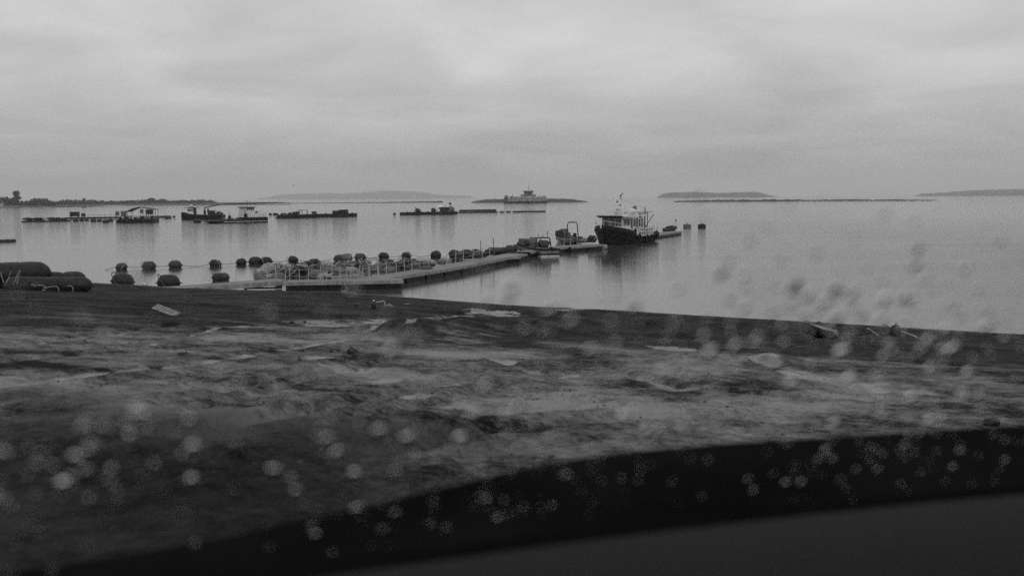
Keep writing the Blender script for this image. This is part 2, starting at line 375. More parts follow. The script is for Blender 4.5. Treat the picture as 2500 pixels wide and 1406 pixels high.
# ------------------------------------------------------------------ sea
m = bpy.data.materials.new('sea_water'); m.use_nodes = True; t = m.node_tree; b = t.nodes['Principled BSDF']
b.inputs['Base Color'].default_value = (0.05, 0.05, 0.05, 1); b.inputs['Roughness'].default_value = 0.06; b.inputs['IOR'].default_value = 1.33
co = nn('ShaderNodeTexCoord'); mp = nn('ShaderNodeMapping'); mp.inputs['Scale'].default_value = (0.7, 1.6, 1.0); mp.inputs['Rotation'].default_value = (0, 0, 0.12)
t.links.new(co.outputs['Object'], mp.inputs[0])
w1 = nn('ShaderNodeTexNoise', Scale=1.5, Detail=5.0, Roughness=0.6); w2 = nn('ShaderNodeTexNoise', Scale=0.02, Detail=5.0, Roughness=0.6)
for q in (w1, w2): t.links.new(mp.outputs[0], q.inputs['Vector'])
bp = nn('ShaderNodeBump', Distance=0.085); t.links.new(w1.outputs[0], bp.inputs['Height'])
st = nn('ShaderNodeMapRange'); st.inputs['From Min'].default_value = 0.35; st.inputs['From Max'].default_value = 0.65; st.inputs['To Min'].default_value = 0.06; st.inputs['To Max'].default_value = 0.2
t.links.new(w2.outputs[0], st.inputs['Value'])
# a cat's paw of wind on the open side of the bay
sp_ = nn('ShaderNodeSeparateXYZ'); t.links.new(co.outputs['Object'], sp_.inputs[0])
gx = nn('ShaderNodeMapRange'); gx.inputs['From Min'].default_value = 10; gx.inputs['From Max'].default_value = 60; gx.inputs['To Max'].default_value = 0.9; t.links.new(sp_.outputs[0], gx.inputs['Value'])
w3 = nn('ShaderNodeTexNoise', Scale=0.06, Detail=4.0); t.links.new(mp.outputs[0], w3.inputs['Vector'])
gy = nn('ShaderNodeMapRange'); gy.inputs['From Min'].default_value = 260; gy.inputs['From Max'].default_value = 90; t.links.new(sp_.outputs[1], gy.inputs['Value'])
paw = mathn('MULTIPLY', mathn('MULTIPLY', gx.outputs[0], gy.outputs[0]), mathn('MULTIPLY', w3.outputs[0], 5.0))
fr = nn('ShaderNodeMapRange'); fr.inputs['From Min'].default_value = 130; fr.inputs['From Max'].default_value = 240; fr.inputs['To Max'].default_value = 0.8; t.links.new(sp_.outputs[1], fr.inputs['Value'])
t.links.new(mathn('ADD', mathn('ADD', st.outputs[0], fr.outputs[0]), paw), bp.inputs['Strength']); t.links.new(bp.outputs[0], b.inputs['Normal'])
s = MB(); s.add([(-14000, 20, 0), (14000, 20, 0), (14000, 15000, 0), (-14000, 15000, 0)], [(0, 1, 2, 3)])
structure(s.build('sea', m))

# ------------------------------------------------------------------ far land
def ridge(name, prof, D, depth, m, step=6, rough=0.12, zb=-1.0):
    s = MB(); pts = []
    xs = [p[0] for p in prof]; yz = [p[1] for p in prof]
    px = xs[0]
    while px <= xs[-1]:
        py = float(np.interp(px, xs, yz)); p = atY(px, py, D); z = max(p.z, 0.15)
        z *= 1 + rough * noise.noise((px * 0.09, D * 0.01, 2)) + rough * .6 * noise.noise((px * 0.31, D * 0.01, 7)) + rough * .7 * noise.noise((px * 1.3, D * 0.01, 9))
        if D > 4000: z *= .85
        pts.append((p.x, z)); px += step
    rows = [(0.0, None), (0.06, 0.72), (0.3, 1.0), (0.7, 0.9), (1.0, None)]
    n = len(pts)
    vs = [(x, D + depth * f + (depth * .03 * noise.noise((x * 0.02, f * 3, 1))), zb if k is None else z * k) for f, k in rows for x, z in pts]
    fs = [(r0 * n + i, r0 * n + i + 1, (r0 + 1) * n + i + 1, (r0 + 1) * n + i) for r0 in range(len(rows) - 1) for i in range(n - 1)]
    s.add(vs, fs)
    return structure(s.build(name, m, None, True))
ridge('far_hills', [(610, 487), (640, 482), (665, 474), (720, 470), (850, 469), (890, 466), (930, 462), (1000, 464), (1040, 468), (1060, 473), (1100, 476), (1145, 478), (1160, 484), (1200, 484)], 9800, 700, M_hill, 2)
ridge('island_hill', [(1618, 480), (1628, 472), (1640, 468), (1700, 466), (1760, 469), (1790, 468), (1850, 466), (1862, 467), (1878, 473), (1890, 477), (1902, 479.6)], 4800, 240, M_hill, 2, 0.1)
ridge('coastal_hill', [(2280, 477.6), (2290, 471), (2350, 468), (2362, 466), (2395, 463), (2430, 461), (2500, 459), (2700, 456), (2900, 462)], 5000, 300, M_hill, 2, 0.1)
ridge('sand_spit', [(1150, 493.5), (1165, 490), (1185, 487), (1240, 486), (1300, 486), (1340, 485), (1390, 485.5), (1410, 488), (1435, 491.5)], 1150, 60, M_cliff, 3, 0.1, -0.5)
ridge('gravel_bar', [(1655, 491), (1720, 489.5), (1760, 488.5), (1860, 488), (1900, 487.5), (2000, 488.5), (2080, 487.5), (2200, 487.5), (2290, 488.5)], 1060, 30, M_cliff, 2, 0.45, -0.5)
ridge('mudflat', [(380, 499.5), (480, 497), (640, 496.5), (800, 495.5), (900, 494.5), (1000, 493), (1075, 491.5)], 1250, 90, M_land, 4, 0.5, -0.5)
ridge('tidal_bar', [(300, 502), (420, 500.5), (560, 499.5), (700, 499)], 1000, 25, M_land, 4, 0.6, -0.5)
ridge('headland', [(-260, 500), (60, 501), (200, 499.5), (300, 498.5), (420, 497), (520, 496), (535, 497)], 1050, 400, M_cliff, 6, 0.1, -0.5)
ridge('headland_point', [(-260, 503), (0, 503), (60, 503.5), (110, 504), (132, 505)], 840, 130, M_cliff, 6, 0.1, -0.5)
# pale boulders on the gravel bar are too far to be told apart: one mass
s = MB()
for k in range(70):
    px = random.uniform(1680, 2280); p = at(px, 491.4 + 0.4 * random.random())
    s.blob((p.x, p.y - 2, 0.2), (random.uniform(.6, 2.0), random.uniform(.6, 1.2), random.uniform(.4, 1.3)), k, 1)
tag(s.build('boulders', mat('pale_boulders', 0.2, 0.8, 0.7, 0.4)), 'pale boulders scattered along the far gravel bar', None, None, 'stuff')

def leafcloud(s, c, r, n, size, seed):
    rnd = random.Random(seed)
    for _ in range(n):
        d = Vector((rnd.gauss(0, 1), rnd.gauss(0, 1), rnd.gauss(0, 1))).normalized() * (rnd.random() ** 0.35)
        k = 1 + 0.35 * noise.noise(d * 1.7 + Vector((seed, 0, 0)))
        p = Vector((c[0] + d.x * r[0] * k, c[1] + d.y * r[1] * k, c[2] + d.z * r[2] * k))
        u = Vector((rnd.gauss(0, 1), rnd.gauss(0, 1), rnd.gauss(0, 1))).normalized(); v = u.orthogonal().normalized()
        z = size * rnd.uniform(.6, 1.3)
        s.add([p + u * z, p + v * z, p - u * z, p - v * z * .8], [(0, 1, 2, 3)])
# the wood on the headland reads as one mass
s = MB()
prof = [(-260, 474), (-60, 478), (0, 483), (20, 486), (35, 490), (60, 494), (75, 490), (85, 487), (110, 487), (120, 491), (132, 495), (150, 491), (175, 489), (200, 490), (230, 489), (250, 492), (300, 492), (340, 490), (370, 489), (410, 491), (440, 490), (500, 490), (522, 491), (530, 496)]
rw = random.Random(4)
for k in range(420):
    px = rw.uniform(-250, 528); D = (880 + 60 * rw.random()) if px < 128 else (1080 + 60 * rw.random() + (px - 128) * 0.35)
    top = float(np.interp(px, [p[0] for p in prof], [p[1] for p in prof])) + rw.uniform(-1.2, 1.5)
    p = atY(px, top, D); h = max(p.z, 2.0)
    leafcloud(s, (p.x, p.y, h * 0.55), (rw.uniform(2.2, 4.2), 3.5, h * 0.58), 56, 0.75, k)
    if rw.random() < 0.5: s.tube([(p.x, p.y, -.2), (p.x, p.y, h * .6)], 0.18, 5)
tag(s.build('woods', M_leaf), 'low dark wood covering the headland on the horizon', None, None, 'stuff')
def tree(px, base, top, D, wide, label, seed, narrow=False):
    p = atY(px, base, D); h = atY(px, top, D).z - 2.0; rt = random.Random(seed)
    T = thing('broadleaf_tree', label, 'tree', (p.x, p.y, 2.0), 0, 'trees standing out of the headland wood')
    s = MB(); s.tube([(0, 0, -2), (0.1, 0, h * .3), (-.1, 0.1, h * .55), (0, 0, h * .85)], 0.35, 7, 0.08)
    for k in range(6):
        a_ = k * 1.05; s.tube([(0, 0, h * (.3 + .07 * k)), (math.cos(a_) * wide * .35, math.sin(a_) * wide * .3, h * (.42 + .07 * k))], 0.12, 5, 0.04)
    s.build('trunk', M_bark, T)
    s = MB()
    for k in range(16):
        a_ = rt.uniform(0, 6.28); zz = rt.uniform(.3, .92); rr = wide * .5 * (0.75 if zz < .8 else .4) * rt.random() ** .5
        leafcloud(s, (math.cos(a_) * rr, math.sin(a_) * rr, h * zz), (wide * .22, wide * .22, h * .13), 60, 0.5, seed * 31 + k)
    s.build('crown', M_leaf, T)
tree(40, 497, 467, 890, 8.5, 'tallest dark tree rising alone above the shore at the far left', 1)
tree(205, 497, 485, 1085, 3.5, 'thin spiky tree poking out of the wood, above the dark hut on the raft', 2)
tree(370, 496, 484, 1180, 8.5, 'rounded tree crown above the wood, left one of a close pair', 3)
tree(397, 496, 485.5, 1190, 7.5, 'rounded tree crown above the wood, right one of a close pair', 4)
# house at the edge of the wood
p = at(6, 506.5); H = thing('shore_house', 'small pale walled house with dark roof among the far shore trees', 'house', (p.x - 1, p.y - 5, 0.8), 0.2)
MB().box((0, 0, 1.4), (7, 5, 3.4)).build('wall', mat('pale_house_wall', 0.4, 0.8, 0.2, 1), H)
MB().prism([(-4, 3.05), (4, 3.05), (2.4, 5.0), (-2.4, 5.0)], -3, 3).build('roof', M_dsteel, H)
for x in (-2, 0.2, 2.2):
    MB().box((x, -2.52, 1.8), (.9, .06, 1.1)).build('window', M_glass, H)

# ------------------------------------------------------------------ floats
def float_mesh(L_, r_, name, m):
    s = MB(); h = L_ / 2
    pr = [(-h, .22), (-h * .97, .34), (-h * .86, .62), (-h * .66, .86), (-h * .44, .97), (-h * .38, .95), (-h * .32, .985), (0, 1.0), (h * .32, .985), (h * .38, .95), (h * .44, .97), (h * .66, .86), (h * .86, .62), (h * .97, .34), (h, .22)]
    s.lathe([(x, q * r_) for x, q in pr], 18)
    return s.mesh(name, m, True)
def lug_mesh(L_, m):
    s = MB(); s.tube([(L_ / 2 - .05, -.1, 0), (L_ / 2 + .07, -.07, 0), (L_ / 2 + .07, .07, 0), (L_ / 2 - .05, .1, 0)], .03, 5)
    return s.mesh('lug', m)
def band_mesh(r_, m, off):
    s = MB(); s.tube([(off * .35 * math.sin(a_) + off * .15, r_ * 1.0 * math.cos(a_), r_ * 1.0 * math.sin(a_)) for a_ in [k * math.pi / 10 for k in range(20)]], .022, 5, None, True)
    return s.mesh('rope_band', m)
FM = {k: float_mesh(1.05, .42, 'float_body', v) for k, v in dict(black=M_black, dgrey=M_dgrey, grey=M_grey, pale=M_pale).items()}
LUG = {k: lug_mesh(1.05, v) for k, v in dict(black=M_black, dgrey=M_dgrey, grey=M_grey, pale=M_pale).items()}
BAND = [band_mesh(.42, M_rope, 1.0), band_mesh(.42, M_drope, -1.0), band_mesh(.42, M_drope, .6)]
def a_float(loc, rz, col, label, group=None, scale=1.0, tilt=0.0, band=None, name='mooring_float', roll=0.0):
    T = thing(name, label, 'float', loc, rz, group, roll, tilt); T.scale = (scale,) * 3
    link('float_body', FM[col], T); link('lug', LUG[col], T); link('lug', LUG[col], T).rotation_euler = (0, 0, math.pi)
    if band is not None: link('rope_band', BAND[band], T)
    return T
ordn = ['first', 'second', 'third', 'fourth', 'fifth', 'sixth', 'seventh', 'eighth', 'ninth', 'tenth', 'eleventh', 'twelfth', 'thirteenth', 'fourteenth']
row = [(297, 657, 0.2, 'dgrey', 27), (364, 655, -0.1, 'dgrey', 27), (428, 652, 0.15, 'dgrey', 30), (526, 649, 0.1, 'black', 32), (589, 645, 0, 'black', 30), (623, 643, 0.05, 'black', 26), (650, 642.5, -.1, 'black', 26), (716, 640, 1.1, 'black', 20),
       (827, 635, 0.5, 'dgrey', 21), (846, 634.5, .3, 'grey', 20), (880, 633, .15, 'dgrey', 24), (937, 630, 0, 'black', 24), (992, 628, .1, 'black', 24), (1064, 627, 1.0, 'black', 19)]
rowp = []
for k, (px, py, rz, col, wd) in enumerate(row):
    p = at(px, py + 1); rowp.append(p)
    a_float((p.x, p.y, 0.2), rz, col, 'plump %s float, %s from the left in the roped row behind the walkway' % ({'black': 'black', 'dgrey': 'dark grey', 'grey': 'lighter grey'}[col], ordn[k]), 'floats in the roped row', 1.0 + 0.07 * ((k * 7) % 4 - 1.5), 0.09 * ((k * 5) % 4 - 1.5), k % 3, roll=k * .7)
s = MB()
for k in range(len(rowp) - 1):
    a_, b_ = rowp[k], rowp[k + 1]; d = (b_ - a_); n_ = 12
    s.tube([(a_ + d * (i / n_)) + Vector((0, 0, .34 - 1.15 * (1 - (2 * i / n_ - 1) ** 2) * min(1, d.length / 4) * .3)) for i in range(n_ + 1)], .022, 5)
a_ = rowp[0]; s.tube([a_ + Vector((0, 0, .3)), a_ + Vector((-.9, -.3, .1)), a_ + Vector((-1.6, -.6, -.1))], .022, 5)
tag(s.build('mooring_line', M_drope), 'thin dark mooring line sagging between the floats of the row', 'rope')
# heap of floats in the pen behind the walkway
rp_ = random.Random(9)
def heap(polypx, n, cols, label, group, zr=(0.05, 0.35), sc_=1.0, mind=0.62):
    pts = [at(a, b) for a, b in polypx]; lo = [min(p[i] for p in pts) for i in (0, 1)]; hi = [max(p[i] for p in pts) for i in (0, 1)]
    got = []; tries = 0
    while len(got) < n and tries < 6000:
        tries += 1; x, y = rp_.uniform(lo[0], hi[0]), rp_.uniform(lo[1], hi[1]); ins = False
        for i in range(len(pts)):
            p, q = pts[i], pts[i - 1]
            if (p.y > y) != (q.y > y) and x < (q.x - p.x) * (y - p.y) / (q.y - p.y) + p.x: ins = not ins
        if ins and all((x - g[0]) ** 2 + (y - g[1]) ** 2 > mind ** 2 for g in got): got.append((x, y))
    for x, y in got:
        c = rp_.choice(cols); nm = {'black': 'black', 'dgrey': 'dark grey', 'grey': 'grey', 'pale': 'pale'}[c]
        a_float((x, y, rp_.uniform(*zr) - .16), rp_.uniform(-.9, .9), c, label % nm, group, sc_ * rp_.uniform(.85, 1.12), rp_.uniform(-.25, .25), rp_.choice([None, 0, 1, 2]), roll=rp_.uniform(0, 6)).scale.z *= .82
heap([(603, 683), (605, 662), (690, 656), (690, 685)], 9, ['pale', 'pale', 'grey'], '%s worn float in the light cluster at the landward end of the pen', 'pale floats of the pen', (.12, .3), 1.0, .85)
heap([(640, 656), (650, 648), (720, 643), (720, 655)], 7, ['pale', 'grey'], '%s float half sunk at the back of the pen, before the roped row', 'pale floats at the back of the pen', (-.05, .15), 1.0, .9)
heap([(683, 687), (690, 655), (780, 648), (800, 684)], 15, ['black', 'black', 'dgrey', 'dgrey', 'black', 'grey', 'pale'], '%s float in the dense heap behind the first railing posts', 'floats heaped behind the first railing posts', (.05, .45), 1.05)
heap([(800, 680), (790, 648), (900, 641), (1000, 639), (960, 662), (870, 676)], 26, ['dgrey', 'dgrey', 'black', 'black', 'grey', 'grey', 'pale'], '%s float packed in the middle of the pen beside the walkway', 'floats in the middle of the pen', (.0, .4), 1.05)
heap([(905, 668), (930, 655), (1020, 641), (1022, 650)], 8, ['dgrey', 'black', 'grey'], '%s float wedged along the walkway edge past the pen', 'floats along the walkway edge', (.15, .45), 1.05)
heap([(1015, 653), (1040, 640), (1110, 637), (1085, 646)], 7, ['pale', 'pale', 'grey', 'black'], '%s float in the thin outer group before the last row float', 'outer group of floats', (0, .2))
heap([(1090, 633), (1100, 626), (1185, 622), (1175, 632)], 9, ['black', 'black', 'dgrey'], '%s float in the tight bunch behind the middle of the walkway', 'bunch behind the middle of the walkway', (.3, .55), 1.05)
heap([(1190, 622), (1200, 617), (1262, 611), (1262, 616)], 7, ['black', 'dgrey', 'dgrey'], '%s float in the bunch short of the open skiff', 'bunch short of the open skiff', (.3, .5), 1.05)
rt_ = random.Random(3)
for k, lab in enumerate(['dark rope tangled over the landward end of the float heap', 'dark rope tangled over the middle of the float heap', 'pale rope tangled over the middle of the float heap', 'dark rope tangled over the outer end of the float heap', 'pale rope tangled over the landward end of the float heap']):
    x0_, x1_ = [(690, 800), (780, 900), (800, 930), (880, 1010), (640, 740)][k]; pts = []
    for i in range(26):
        u_ = i / 25; px_ = x0_ + (x1_ - x0_) * u_ + 10 * math.sin(i * 1.7 + k); c_ = 664 - (px_ - 700) * .055
        q_ = at(px_, c_ + 9 * math.sin(i * .9 + k * 2) + rt_.uniform(-3, 3)); pts.append((q_.x, q_.y, .42 + .14 * math.sin(i * 1.3) + rt_.uniform(-.05, .05)))
    s = MB(); s.tube(pts, .03, 5); tag(s.build('tangled_rope', M_rope if 'pale' in lab else M_drope), lab, 'rope')
p = at(1040, 676); a_float((p.x, p.y, .25), .05, 'dgrey', 'single large dark grey float on the open water side of the walkway', None, 1.35, 0, None, 'fender_float')
# floats at the water's edge
for px, py, rz, tl, lab, c_l in [(300, 697, -.12, .05, 'black float lying at the water edge, nearest to the stacked floats', 'black'), (412, 698, .1, .02, 'long black float lying at the water edge beside the gangway foot', 'black'), (533, 684.5, .2, 0, 'small black float of a touching pair behind the gangway', 'black'), (545, 684, .4, 0, 'dark grey float of a touching pair behind the gangway', 'dgrey')]:
    p = at(px, py); z = max(gz(p.x, p.y), 0) + .2
    a_float((p.x, p.y, z), rz, c_l, lab, None, 1.45 if px < 500 else .85, tl, 1, 'beached_float')
# stacked big floats on the left
BIG = float_mesh(2.0, .62, 'big_float_body', mat('scuffed_black_rubber', 0.012, 0.55, 0.8, 2.5, 0.6, 5, spec=0.25))
def big(px, py, Y, rz, z, scl, lab, grp, ry=0.0):
    p = atY(px, py, Y); T = thing('big_float', lab, 'float', (p.x, p.y, z), rz, grp, random.random() * 6, ry); T.scale = (scl,) * 3
    link('float_body', BIG, T)
    for k in (-1, 1): MB().tube([(k * .98, -.12, 0), (k * 1.1, -.08, 0), (k * 1.1, .08, 0), (k * .98, .12, 0)], .04, 5).build('lug', M_black, T)
    return T
Yb = on_ground(140, 711).y + 1.2
def zY(py, Y): return atY(100, py, Y).z
for k, (px, lab) in enumerate([(72, 'big black float on top of the left stack, its ribbed end facing the water'), (30, 'big black float on top of the left stack, second from its open end'), (-14, 'big black float on top of the left stack, cut by the picture edge')]):
    big(px, 665, Yb + 1.1 - k * .35, .3 - .08 * k, zY(668.5 - k * .3, Yb + 1), .92, lab, 'big floats stacked on the shore')
for k, (px, lab) in enumerate([(190, 'big black float at the water end of the low shore row'), (158, 'big black float in the low shore row, second from its water end'), (124, 'big black float in the low shore row, third from its water end'), (88, 'big black float in the low shore row under the top stack'), (50, 'big black float in the low shore row behind the white ropes')]):
    big(px, 695 + (k % 2), Yb - .6 - k * .2, .4 - .06 * k, zY(697 - k * .8, Yb - .6), 0.6 + .02 * k, lab, 'big floats stacked on the shore')
big(178, 682, Yb + 3, 0, zY(682, Yb + 3), .62, 'big black float showing behind the low shore row, right of two', 'big floats stacked on the shore')
big(130, 684, Yb + 3, .1, zY(684, Yb + 3), .66, 'big black float showing behind the low shore row, left of two', 'big floats stacked on the shore')
big(20, 690, Yb + .6, .05, zY(690, Yb + .6), .8, 'big black float bearing the top stack at the picture edge', 'big floats stacked on the shore')
big(70, 686, Yb + 1.4, .05, zY(686, Yb + 1.4), .7, 'big black float hidden under the end of the top stack', 'big floats stacked on the shore')
def rope_px(pts, Y, lab, name='white_rope', r=.015):
    P_ = [atY(a, b, Y) for a, b in pts]; q = []
    for i in range(len(P_) - 1):                 # smooth
        p0, p1, p2, p3 = P_[max(i - 1, 0)], P_[i], P_[i + 1], P_[min(i + 2, len(P_) - 1)]
        for k in range(5):
            u = k / 5; q.append(0.5 * ((2 * p1) + (p2 - p0) * u + (2 * p0 - 5 * p1 + 4 * p2 - p3) * u * u + (3 * p1 - p0 - 3 * p2 + p3) * u ** 3))
    q.append(P_[-1]); s = MB(); s.tube(q, r, 6); return tag(s.build(name, M_rope, None, True), lab, 'rope')
rope_px([(75, 696), (80, 694), (83, 698), (92, 696), (104, 697), (112, 702), (110, 709), (105, 709), (106, 704), (114, 702), (134, 699), (141, 702), (145, 713), (150, 716), (160, 714), (172, 713), (178, 712), (178, 704), (173, 698), (164, 698)], Yb - 1.75, 'white rope looping along the foot of the low shore floats')
rope_px([(2, 664), (4, 675), (9, 690)], Yb - 1.9, 'white rope hanging on the top stack at the picture edge')
rope_px([(27, 662), (22, 676), (15, 692)], Yb - 1.9, 'white rope hanging straight in the middle of the top stack')
rope_px([(36, 688), (42, 672), (46, 662), (49, 662), (46, 674), (41, 692)], Yb - 1.9, 'white rope folded in a hook over the top stack')

# ------------------------------------------------------------------ gangway and floating walkway
PLANK = MB().box((0, 0, 0), (1, 1, 1)).mesh('plank', M_wood)
PLANKD = MB().box((0, 0, 0), (1, 1, 1)).mesh('plank', mat('darker_deck_wood', 0.19, 0.75, 0.4, 2.5, 0.5, 18, v2=0.08))
def planks(parent, length, width, z, n, thick=.05, x0=0.0):
    wq = width / n
    for k in range(n):
        o = link('plank', PLANK if (k * 5) % 3 else PLANKD, parent); o.location = (x0 + length / 2 + random.uniform(-.04, .04), -width / 2 + wq * (k + .5), z + random.uniform(-.008, .008)); o.scale = (length - .06, wq - .03, thick)
def walkway_section(a_, b_, width, label, zdeck=.55, posts=(), pontoon_h=.75, plank_n=8, name='walkway_section', ph=.95, sides=None, group='sections of the floating walkway'):
    d = b_ - a_; Ln = math.hypot(d.x, d.y); ang = math.atan2(d.y, d.x)
    T = thing(name, label, 'walkway', (a_.x, a_.y, 0), ang, group)
    f = link('deck', MB().box((Ln / 2, 0, zdeck - .06), (Ln - .1, width - .15, .06)).mesh('deck', M_dwood), T)
    planks(f, Ln, width, zdeck, plank_n)
    for sgn in (-1, 1):
        MB().box((Ln / 2, sgn * (width / 2 + .03), zdeck - .09), (Ln, .07, .2)).build('edge_beam', M_wood, T)
    np_ = max(1, int(Ln / 3.0))
    for k in range(np_):
        s = MB(); l = Ln / np_ * .9; s.box(((k + .5) * Ln / np_, 0, zdeck - .14 - pontoon_h / 2), (l, width * .94, pontoon_h)); s.build('pontoon', M_hull, T)
    return T, Ln
def rail(T, Ln, side, width, xs, zdeck, h=.95, ropes=(.9, .5), sag=.1):
    tops = []
    for x in xs:
        lean = random.uniform(-.05, .05); s = MB(); s.tube([(x, side * width / 2, zdeck - .1), (x + lean, side * width / 2 + random.uniform(-.03, .03), zdeck + h * random.uniform(.88, 1.08))], .026, 6); s.build('rail_post', M_galv, T)
        tops.append((x + lean, side * width / 2))
    for fr in ropes:
        s = MB(); pts = []
        for (x0, y0), (x1, y1) in zip(tops[:-1], tops[1:]):
            sg = sag * random.uniform(.3, 1.8)
            for k in range(5): u = k / 5; pts.append((x0 + (x1 - x0) * u, y0 + (y1 - y0) * u, zdeck + h * fr - sg * 4 * u * (1 - u)))
        pts.append((tops[-1][0], tops[-1][1], zdeck + h * fr)); s.tube(pts, .014, 5); s.build('rail_rope', M_rope, T)
ZD = .55
mid = lambda a_, b_: (a_ + b_) / 2
# gangway from the sand up to the first pontoon
g0, g1 = at(405, 703.5, .45), at(690, 683.0, .62)
d = g1 - g0; Lg = math.hypot(d.x, d.y)
G = thing('gangway', 'wooden gangway sloping from the dark sand to the floating walkway', 'gangway', (g0.x, g0.y, .42), math.atan2(d.y, d.x), None, 0, -math.atan2(.2, Lg))
f = link('deck', MB().box((Lg / 2, 0, -.06), (Lg - .1, 1.5, .06)).mesh('deck', M_dwood), G); planks(f, Lg, 1.9, 0, 7)
for sg in (-1, 1): MB().box((Lg / 2, sg * .98, -.12), (Lg, .07, .3)).build('side_beam', M_wood, G)
rail(G, Lg, 1, 1.9, [Lg * q for q in (.62, .78, .9, .98)], 0, .95, (.9,), .06)
# trestle and the pale boards under its outer end
p = at(640, 708, 0)
T = thing('stranded_crate', 'pale broken crate wedged under the outer end of the gangway', 'crate', (p.x, p.y + .4, max(gz(p.x, p.y), 0)), .1)
for k, (x, z, l) in enumerate([(-.2, .1, 2.2), (-.1, .27, 2.4), (.1, .42, 1.9)]):
    MB().box((x, random.uniform(-.1, .1), z), (l, .08, .12), Matrix.Rotation(random.uniform(-.05, .05), 3, 'Y')).build('board', M_pale, T)
MB().box((1.0, 0, .33), (.42, .3, .6)).build('end_block', M_pale, T); MB().box((-1.15, 0, .25), (.1, .3, .5)).build('end_post', M_pale, T)
# first pontoon platform, nearly square to the view
a_, b_ = at(690, 690.5, ZD), at(985, 685.0, ZD); wv = Vector((-(b_ - a_).y, (b_ - a_).x, 0)).normalized()
T, Ln = walkway_section(a_ + wv * .95, b_ + wv * .95, 1.9, 'landward platform of the floating walkway with deep dark pontoons', ZD, pontoon_h=.9)
rail(T, Ln, -1, 1.8, [Ln * q for q in (.02, .06, .14, .21, .36, .47, .53, .62)], ZD, .95)
rail(T, Ln, 1, 1.8, [Ln * q for q in (.3, .4, .56, .66, .72, .8)], ZD, .9)
s = MB(); s.tube([(Ln * .50, -1.02, ZD), (Ln * .51, -1.06, .3), (Ln * .54, -1.04, .05)], .02, 5); s.build('hanging_rope', M_rope, T)
# the walkway running out
c0, c1, c2 = at(888, 684, ZD), at(1100, 650.5, ZD), at(1262, 619.5, ZD)
rr = (c2 - c0).normalized(); nrm = Vector((-rr.y, rr.x, 0))
T, Ln = walkway_section(c0 + rr * 1.2, c1, 2.0, 'middle length of the floating walkway with thin railing posts', ZD)
rail(T, Ln, 1, 1.9, [Ln * q for q in (.0, .1, .2, .3, .42, .52, .62, .72, .84)], ZD, .95)
T, Ln = walkway_section(c1 + rr * .12, c2, 2.0, 'outer length of the floating walkway towards the open skiff', ZD)
rail(T, Ln, 1, 1.9, [Ln * q for q in (.08, .2, .3, .44, .58, .7)], ZD, .95)
for q, h in ((.55, 1.6), (.75, 1.7)): MB().tube([(Ln * q, .9, ZD), (Ln * q, .9, ZD + h)], .03, 6).build('tall_pole', M_dsteel, T)
for (pa, pb, lab, wd) in [((1192, 629.5), (1262, 626.0), 'short finger pontoon jutting from the outer walkway beside the open skiff', 1.1), ((800, 676.5), (880, 671), 'narrow finger pontoon enclosing the float pen on its far side', 1.0), ((1128, 634), (1180, 632), 'short finger pontoon on the far side of the walkway middle', .9)]:
    a_, b_ = at(*pa, ZD), at(*pb, ZD); T, Ln = walkway_section(a_, b_, wd, lab, ZD, plank_n=4)
    if pa[0] == 1192 or pa[0] == 800:
        MB().tube([(Ln * .1, wd * .5, ZD + .05), (Ln * .45, wd * .5 + .8, ZD + .08)], .05, 6).build('brace', M_galv, T)
d0, d1, d2 = at(1278, 615, ZD), at(1372, 602.5, ZD), at(1452, 596.5, ZD)
T, Ln = walkway_section(d0, d1, 1.5, 'walkway length behind the open skiff', ZD)
T, Ln = walkway_section(d1, d2, 2.4, 'end platform of the walkway under the bow of the black ship', ZD)
rail(T, Ln, 1, 2.2, [Ln * q for q in (.1, .3, .5, .7, .95)], ZD, .9, (.9,))
MB().lathe([(-.25, .3), (.25, .3)], 12, Matrix.Translation((Ln, -1.3, .25))).build('fender_wheel', M_pale, T)
e0, e1 = at(1585, 574, ZD), at(1650, 565, ZD)
T, Ln = walkway_section(e0, e1, 2.0, 'dark outer pontoon sticking out behind the stern of the black ship', ZD)
rail(T, Ln, 1, 1.8, [Ln * q for q in (.2, .5, .7)], ZD, .9, (.9,))
for k, (px, py, sz, lab) in enumerate([(1640, 564, .55, 'dark tangle of gear on the end of the outer pontoon'), (1628, 566, .4, 'small dark bundle beside the tangle on the outer pontoon')]):
    p = at(px, py, ZD); s = MB(); s.blob((0, 0, sz * .7), (sz * 1.6, sz, sz), k + 50, 2, .6); T = s.build('gear_bundle', M_net, None, True); T.location = (p.x, p.y + .4, ZD); tag(T, lab, 'bundle')
for k, (px, py, sz, lab, mm) in enumerate([(1385, 597.5, (.9, .5, .35), 'dark net bundle on the end platform of the walkway', M_net), (1402, 596, (.6, .5, .45), 'small round dark bundle on the end platform', M_black), (1428, 592, (.9, .6, .25), 'flat dark tarpaulin on the end platform beside the ship', M_tarp)]):
    p = at(px, py, ZD); s = MB(); s.blob((0, 0, sz[2] * .8), sz, k + 20, 2, .5); T = s.build('net_bundle', mm, None, True); T.location = (p.x, p.y, ZD); tag(T, lab, 'bundle')
p = at(1446, 594, ZD); T = a_float((p.x, p.y + .2, ZD + .5), .3, 'black', 'big black fender float on the platform end before the bow of the black ship', None, 1.05, .1, 0, 'bow_fender')

